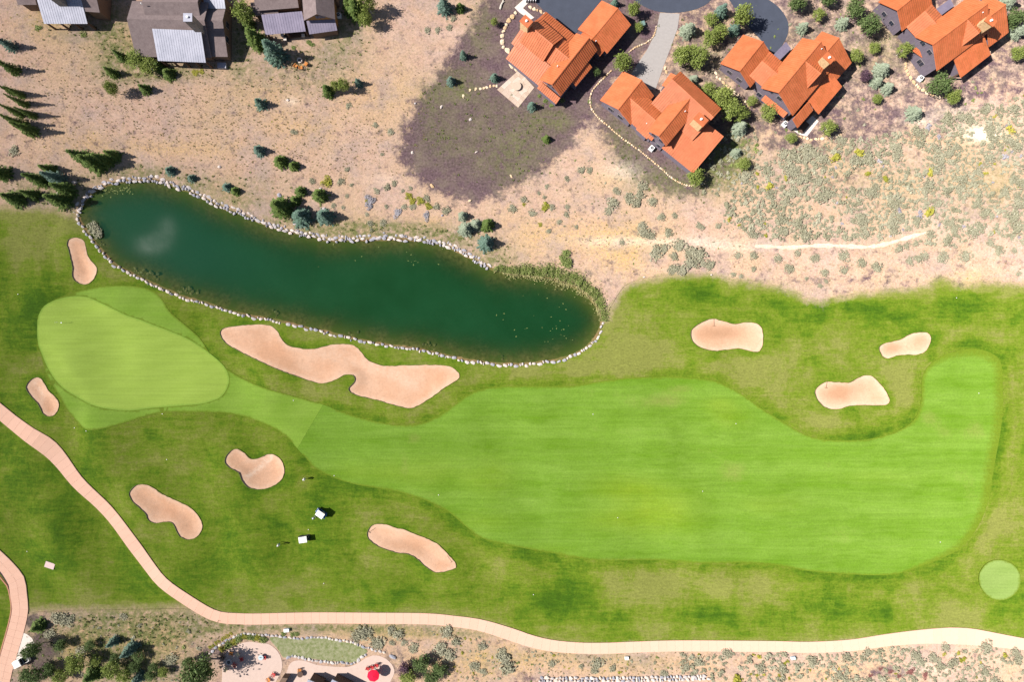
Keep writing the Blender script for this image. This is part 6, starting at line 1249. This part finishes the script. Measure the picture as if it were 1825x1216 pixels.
for px, py, wh in ((1056.6,738.5,'on the upper left fairway'),(1310,755,'on the upper fairway right of the pond'),(1252,876,'in the middle of the fairway'),(781.6,882.5,'at the lower left of the fairway'),(594,849.5,'on the fairway beside the golfer'),(1101,923.5,'at the lower middle of the fairway'),(1674,966,'at the lower right end of the fairway'),(130,763.5,'just left of the apron tip'),(156.5,768,'at the bottom tip of the apron'),(295.5,820,'between apron and slanting bunker'),(523,714,'on the apron below the big bunker'),(577,1040.5,'on the rough above the path bend'),(950.6,1060,'on the rough below the fairway'),(32,524.5,'on the rough left of the green'),(549,945,'between the two golf carts'),(1742,701,'at the upper right end of the fairway'),(47,984,'beside the pink slab'),(1705,531,'at the top right of the rough'),(290,738,'on the lower rim of the apron')):
    x, y = W(px, py); tag(link('sprinkler_cover', dmesh, None, None, (x, y, H1(x, y) + .015)), f'small white sprinkler cover {wh}', 'sprinkler cover', 'sprinkler covers on the course')
def rake(label, px, py, ang, k):
    x, y = W(px, py); z = float(height([x], [y], 'sand')[0]); t = thing('bunker_rake', label, 'rake', (x, y, z + .05), ang, 'bunker rakes'); mb = MB(); mb.tube([(-.8, 0, .02), (.8, 0, .06)], .022, 6); mb.build('handle', M['rake_wood'], t); mb = MB(); mb.box((-.8, 0, .02), (.06, .6, .05)); mb.build('head', M['rake_wood'], t)
rake('rake lying at the upper edge of the bunker right of the pond', 1270.5, 575, pi / 2, 6); rake('rake lying in the shoe-shaped bunker', 1467, 684, 1.4, 8); rake('rake at the left end of the sausage-shaped bunker', 664, 945, .6, 4); rake('rake at the right end of the sausage-shaped bunker', 801, 996, 2.2, 4)
# ------------------------------------------------------------------ utility boxes, air conditioners
simple('green_box', (0.14, 0.22, 0.20), .5, .4, .08); simple('pink_slab', (0.55, 0.42, 0.40), .9, .1); simple('pale_blue', (0.55, 0.66, 0.74), .5, .4, .05)
def ac(label, px, py, ang):
    x, y = W(px, py, .8); t = thing('air_conditioner', label, 'air conditioner', (x, y, 0), ang, 'air conditioner units'); mb = MB(); mb.box((0, 0, .05), (1.15, 1.15, .14)); mb.build('pad', M['grey_concrete'], t); mb = MB(); mb.box((0, 0, .50), (.9, .9, .78)); mb.build('casing', M['white_metal'], t); mb = MB(); mb.disc((0, 0, .885), .33, .03, 16); g = mb.build('fan_guard', M['dark_metal'], t); mb = MB(); mb.disc((0, 0, .915), .10, .02, 10); mb.build('fan_hub', M['white_metal'], g)
ac('white air conditioner by the wall of the house below the driveway', 1162, 263.5, -.7); ac('white air conditioner left of the small white patio', 1400, 220, -.7); ac('white air conditioner beside the top right house wall', 1642, 138.5, -.6); ac('grey air conditioner right of the violet-roofed porch', 603, 26, 0)
def box_unit(name, label, px, py, dims, ang, mat, lidmat=None, hgt=.5):
    x, y = W(px, py, dims[2]); t = thing(name, label, 'utility box', (x, y, H1(x, y)), ang); mb = MB(); mb.box((0, 0, dims[2] / 2 - .04), dims); mb.build('casing', M[mat], t); mb = MB(); mb.box((0, 0, dims[2] - .02), (dims[0] + .08, dims[1] + .08, .07)); mb.build('lid', M[lidmat or mat], t)
box_unit('utility_box', 'white utility box between the path and the lawn border', 510, 1125, (1.0, .6, .6), .1, 'pale_blue', 'white_metal'); box_unit('utility_box', 'white utility box below the path, above the bottom wall', 1117, 1174.5, (.7, .6, .5), 0, 'white_metal'); box_unit('utility_box', 'blue-lidded utility box in the sagebrush below the path', 1414, 1174.5, (.8, .5, .5), .2, 'pale_blue')
box_unit('utility_box', 'dark green utility box left of the grey driveway', 1145.5, 41, (.9, .9, .8), .3, 'green_box'); box_unit('hot_tub_cover', 'grey covered box under the corner of the large mauve house', 395, 116, (1.7, 1.1, .7), .0, 'grey_concrete', 'silver_roof'); box_unit('utility_box', 'brown covered tub on the small white patio', 1433, 226, (2.2, 1.2, .7), .85, 'dark_wood')
x, y = W(90.5, 1007.5); mb = MB(); mb.box((0, 0, 0), (2.0, 1.25, .12)); o = mb.build('concrete_slab', M['pink_slab'], None, (x, y, H1(x, y) + .03), -.32); tag(o, 'lone pinkish concrete slab on the grass between the two paths', 'slab')
x, y = W(895, 7); t = thing('driftwood_log', 'weathered pale log on the mulch at the top edge', 'log', (x, y, .1), 1.2); mb = MB(); mb.tube([(-1.2, 0, .05), (-.3, .1, .1), (.5, .0, .08), (1.3, .2, .05)], [.22, .2, .16, .08], 8); mb.build('trunk', M['pale_bark'], t); mb = MB(); mb.tube([(.2, 0, .1), (.6, -.3, .2)], [.08, .03], 6); mb.build('branch', M['pale_bark'], t)
# white fence beside the walkway at the top
t = thing('white_railing', 'white slatted railing at the top end of the white walkway', 'railing', (*W(945, 3), 0)); 
for i in range(5): mb = MB(); mb.box((-.9 + i * .5, .2, .5), (.12, .9, 1.0)); mb.build('slat', M['white_metal'], t)
mb = MB(); mb.box((.1, .66, 1.0), (2.4, .1, .1)); mb.build('rail', M['white_metal'], t)

# ------------------------------------------------------------------ patio furniture
simple('red_fabric', (0.62, 0.012, 0.045), .85, .1, .06); simple('red_paint', (0.42, 0.03, 0.03), .6, .3, .1); simple('orange_wood', (0.50, 0.20, 0.05), .7, .2, .2); simple('cream_paint', (0.66, 0.55, 0.36), .7, .2, .1); simple('table_glass', (0.45, 0.52, 0.54), .15, .5, .05)
def chair(label, px, py, ang, mat, group):
    x, y = W(px, py, .4); t = thing('garden_chair', label, 'chair', (x, y, .05), ang, group); mb = MB()
    for i in range(5): mb.box((-.26 + i * .13, 0, .36 - i * .012 + .03), (.11, .56, .03))
    mb.build('seat', M[mat], t); mb = MB()
    for i in range(5): mb.box((-.40, -.22 + i * .11, .68), (.04, .095, .72), M=Matrix.Rotation(-.28, 4, 'Y') @ Matrix.Translation((.18, 0, -.03)))
    mb.build('backrest', M[mat], t)
    for s in (-1, 1): mb = MB(); mb.box((0, .33 * s, .56), (.72, .11, .03)); mb.build('armrest', M[mat], t)
    for sx in (-.3, .32):
        for s in (-1, 1): mb = MB(); mb.box((sx, .33 * s, .27), (.07, .04, .55)); mb.build('leg', M[mat], t)
p = W(409, 1180); fire_pit(p[0], p[1], .62, .4, M['grey_stone'], 'round grey stone fire ring on the round patio')
for i, (px, py, m, w) in enumerate(((412,1166,'orange_wood','above the fire ring'),(423,1168,'cream_paint','upper right of the fire ring'),(430,1176,'red_paint','right of the fire ring'),(417.5,1186,'red_paint','lower right of the fire ring'),(398,1173,'dark_wood','upper left of the fire ring'),(403,1193,'cream_paint','below the fire ring'))):
    chair(f"{ {'orange_wood': 'orange', 'cream_paint': 'cream', 'red_paint': 'red', 'dark_wood': 'dark'}[m] } garden chair {w}", px, py, atan2(-(1180 - py), 409 - px), m, 'chairs around the fire ring')
def table(label, px, py, r, z, mat):
    x, y = W(px, py, z); t = thing('garden_table', label, 'table', (x, y, .05)); mb = MB(); mb.disc((0, 0, z), r, .04, 20); mb.build('table_top', M[mat], t); mb = MB(); mb.tube([(0, 0, 0), (0, 0, z)], .05, 8); mb.build('pedestal', M['dark_metal'], t); mb = MB(); mb.disc((0, 0, 0), .28, .04, 14); mb.build('foot', M['dark_metal'], t)
table('small glass table in the middle of the round patio', 465, 1173, .55, .7, 'table_glass'); chair('red garden chair at the glass table', 471, 1173, pi, 'red_paint', None); table('wooden table with dark top on the umbrella patio', 535, 1203, .62, .7, 'dark_wood'); table('pale round table beneath the red umbrella', 667, 1201, .6, .7, 'cream_paint')
chair('red garden chair at the lower right rim of the round patio', 487, 1203, 2.6, 'red_paint', None); chair('orange garden chair at the bottom edge of the round patio', 478, 1212, 2.2, 'orange_wood', None); chair('orange garden chair behind the dark table', 534, 1196, -pi / 2, 'orange_wood', None)
for i, (px, py) in enumerate(((655,1193),(663,1190.5),(671,1187))): o = chair(['leftmost red chair in the row above the umbrella', 'middle red chair in the row above the umbrella', 'rightmost red chair in the row above the umbrella'][i], px, py, -pi / 2 - .4, 'red_paint', 'chairs by the umbrella')
x, y = W(665, 1206, 2.5); t = thing('patio_umbrella', 'open red patio umbrella at the bottom edge', 'umbrella', (x, y, .05))
for i in range(8):
    a0, a1 = i * pi / 4 + .2, (i + 1) * pi / 4 + .2; R = 1.28; mb = MB(); am = (a0 + a1) / 2
    q = [(0, 0, 2.75), (R * cos(a0), R * sin(a0), 2.3), (R * .95 * cos(am), R * .95 * sin(am), 2.28), (R * cos(a1), R * sin(a1), 2.3)]
    mb.add(q + [(u, v_, w - .02) for u, v_, w in q], [(0, 1, 2, 3), (7, 6, 5, 4), (1, 5, 6, 2), (2, 6, 7, 3)]); pn = mb.build('canopy_panel', M['red_fabric'], t)
    mb = MB(); mb.tube([(0, 0, 2.62), (R * .97 * cos(a0), R * .97 * sin(a0), 2.27)], .012, 5); mb.build('rib', M['dark_metal'], t)
mb = MB(); mb.tube([(0, 0, 0), (0, 0, 2.8)], .03, 8); mb.build('pole', M['dark_wood'], t); mb = MB(); mb.disc((0, 0, 0), .3, .1, 14); mb.build('base', M['grey_concrete'], t)
# fire pit with chairs below the violet porch
p = W(535, 108.5); fire_pit(p[0], p[1], .55, .45, M['grey_stone'], 'round stone fire pit on straw below the violet-roofed porch')
for px, py, w in ((527,117,'lower left of'),(536,120,'below'),(545,114,'right of')): chair(f'orange wooden chair {w} the fire pit on straw', px, py, atan2(-(108.5 - py), 535 - px), 'orange_wood', 'chairs by the fire pit on straw')
for i, (x_, y_) in enumerate(((665,560),(710,630),(1005,570))):
    p = W(430 + x_ / 9.125, y_ / 9.125, .9); t = thing('stone_pillar', ['leftmost', 'middle', 'rightmost'][i] + ' white-capped stone pillar at the violet-roofed porch', 'pillar', (p[0], p[1], 0), 0, 'stone pillars at the porch'); mb = MB(); mb.box((0, 0, .42), (.5, .5, .9)); mb.build('shaft', M['grey_house_stone'], t); mb = MB(); mb.box((0, 0, .91), (.62, .62, .09)); mb.build('cap_slab', M['white_concrete'], t)
finish_ranks()
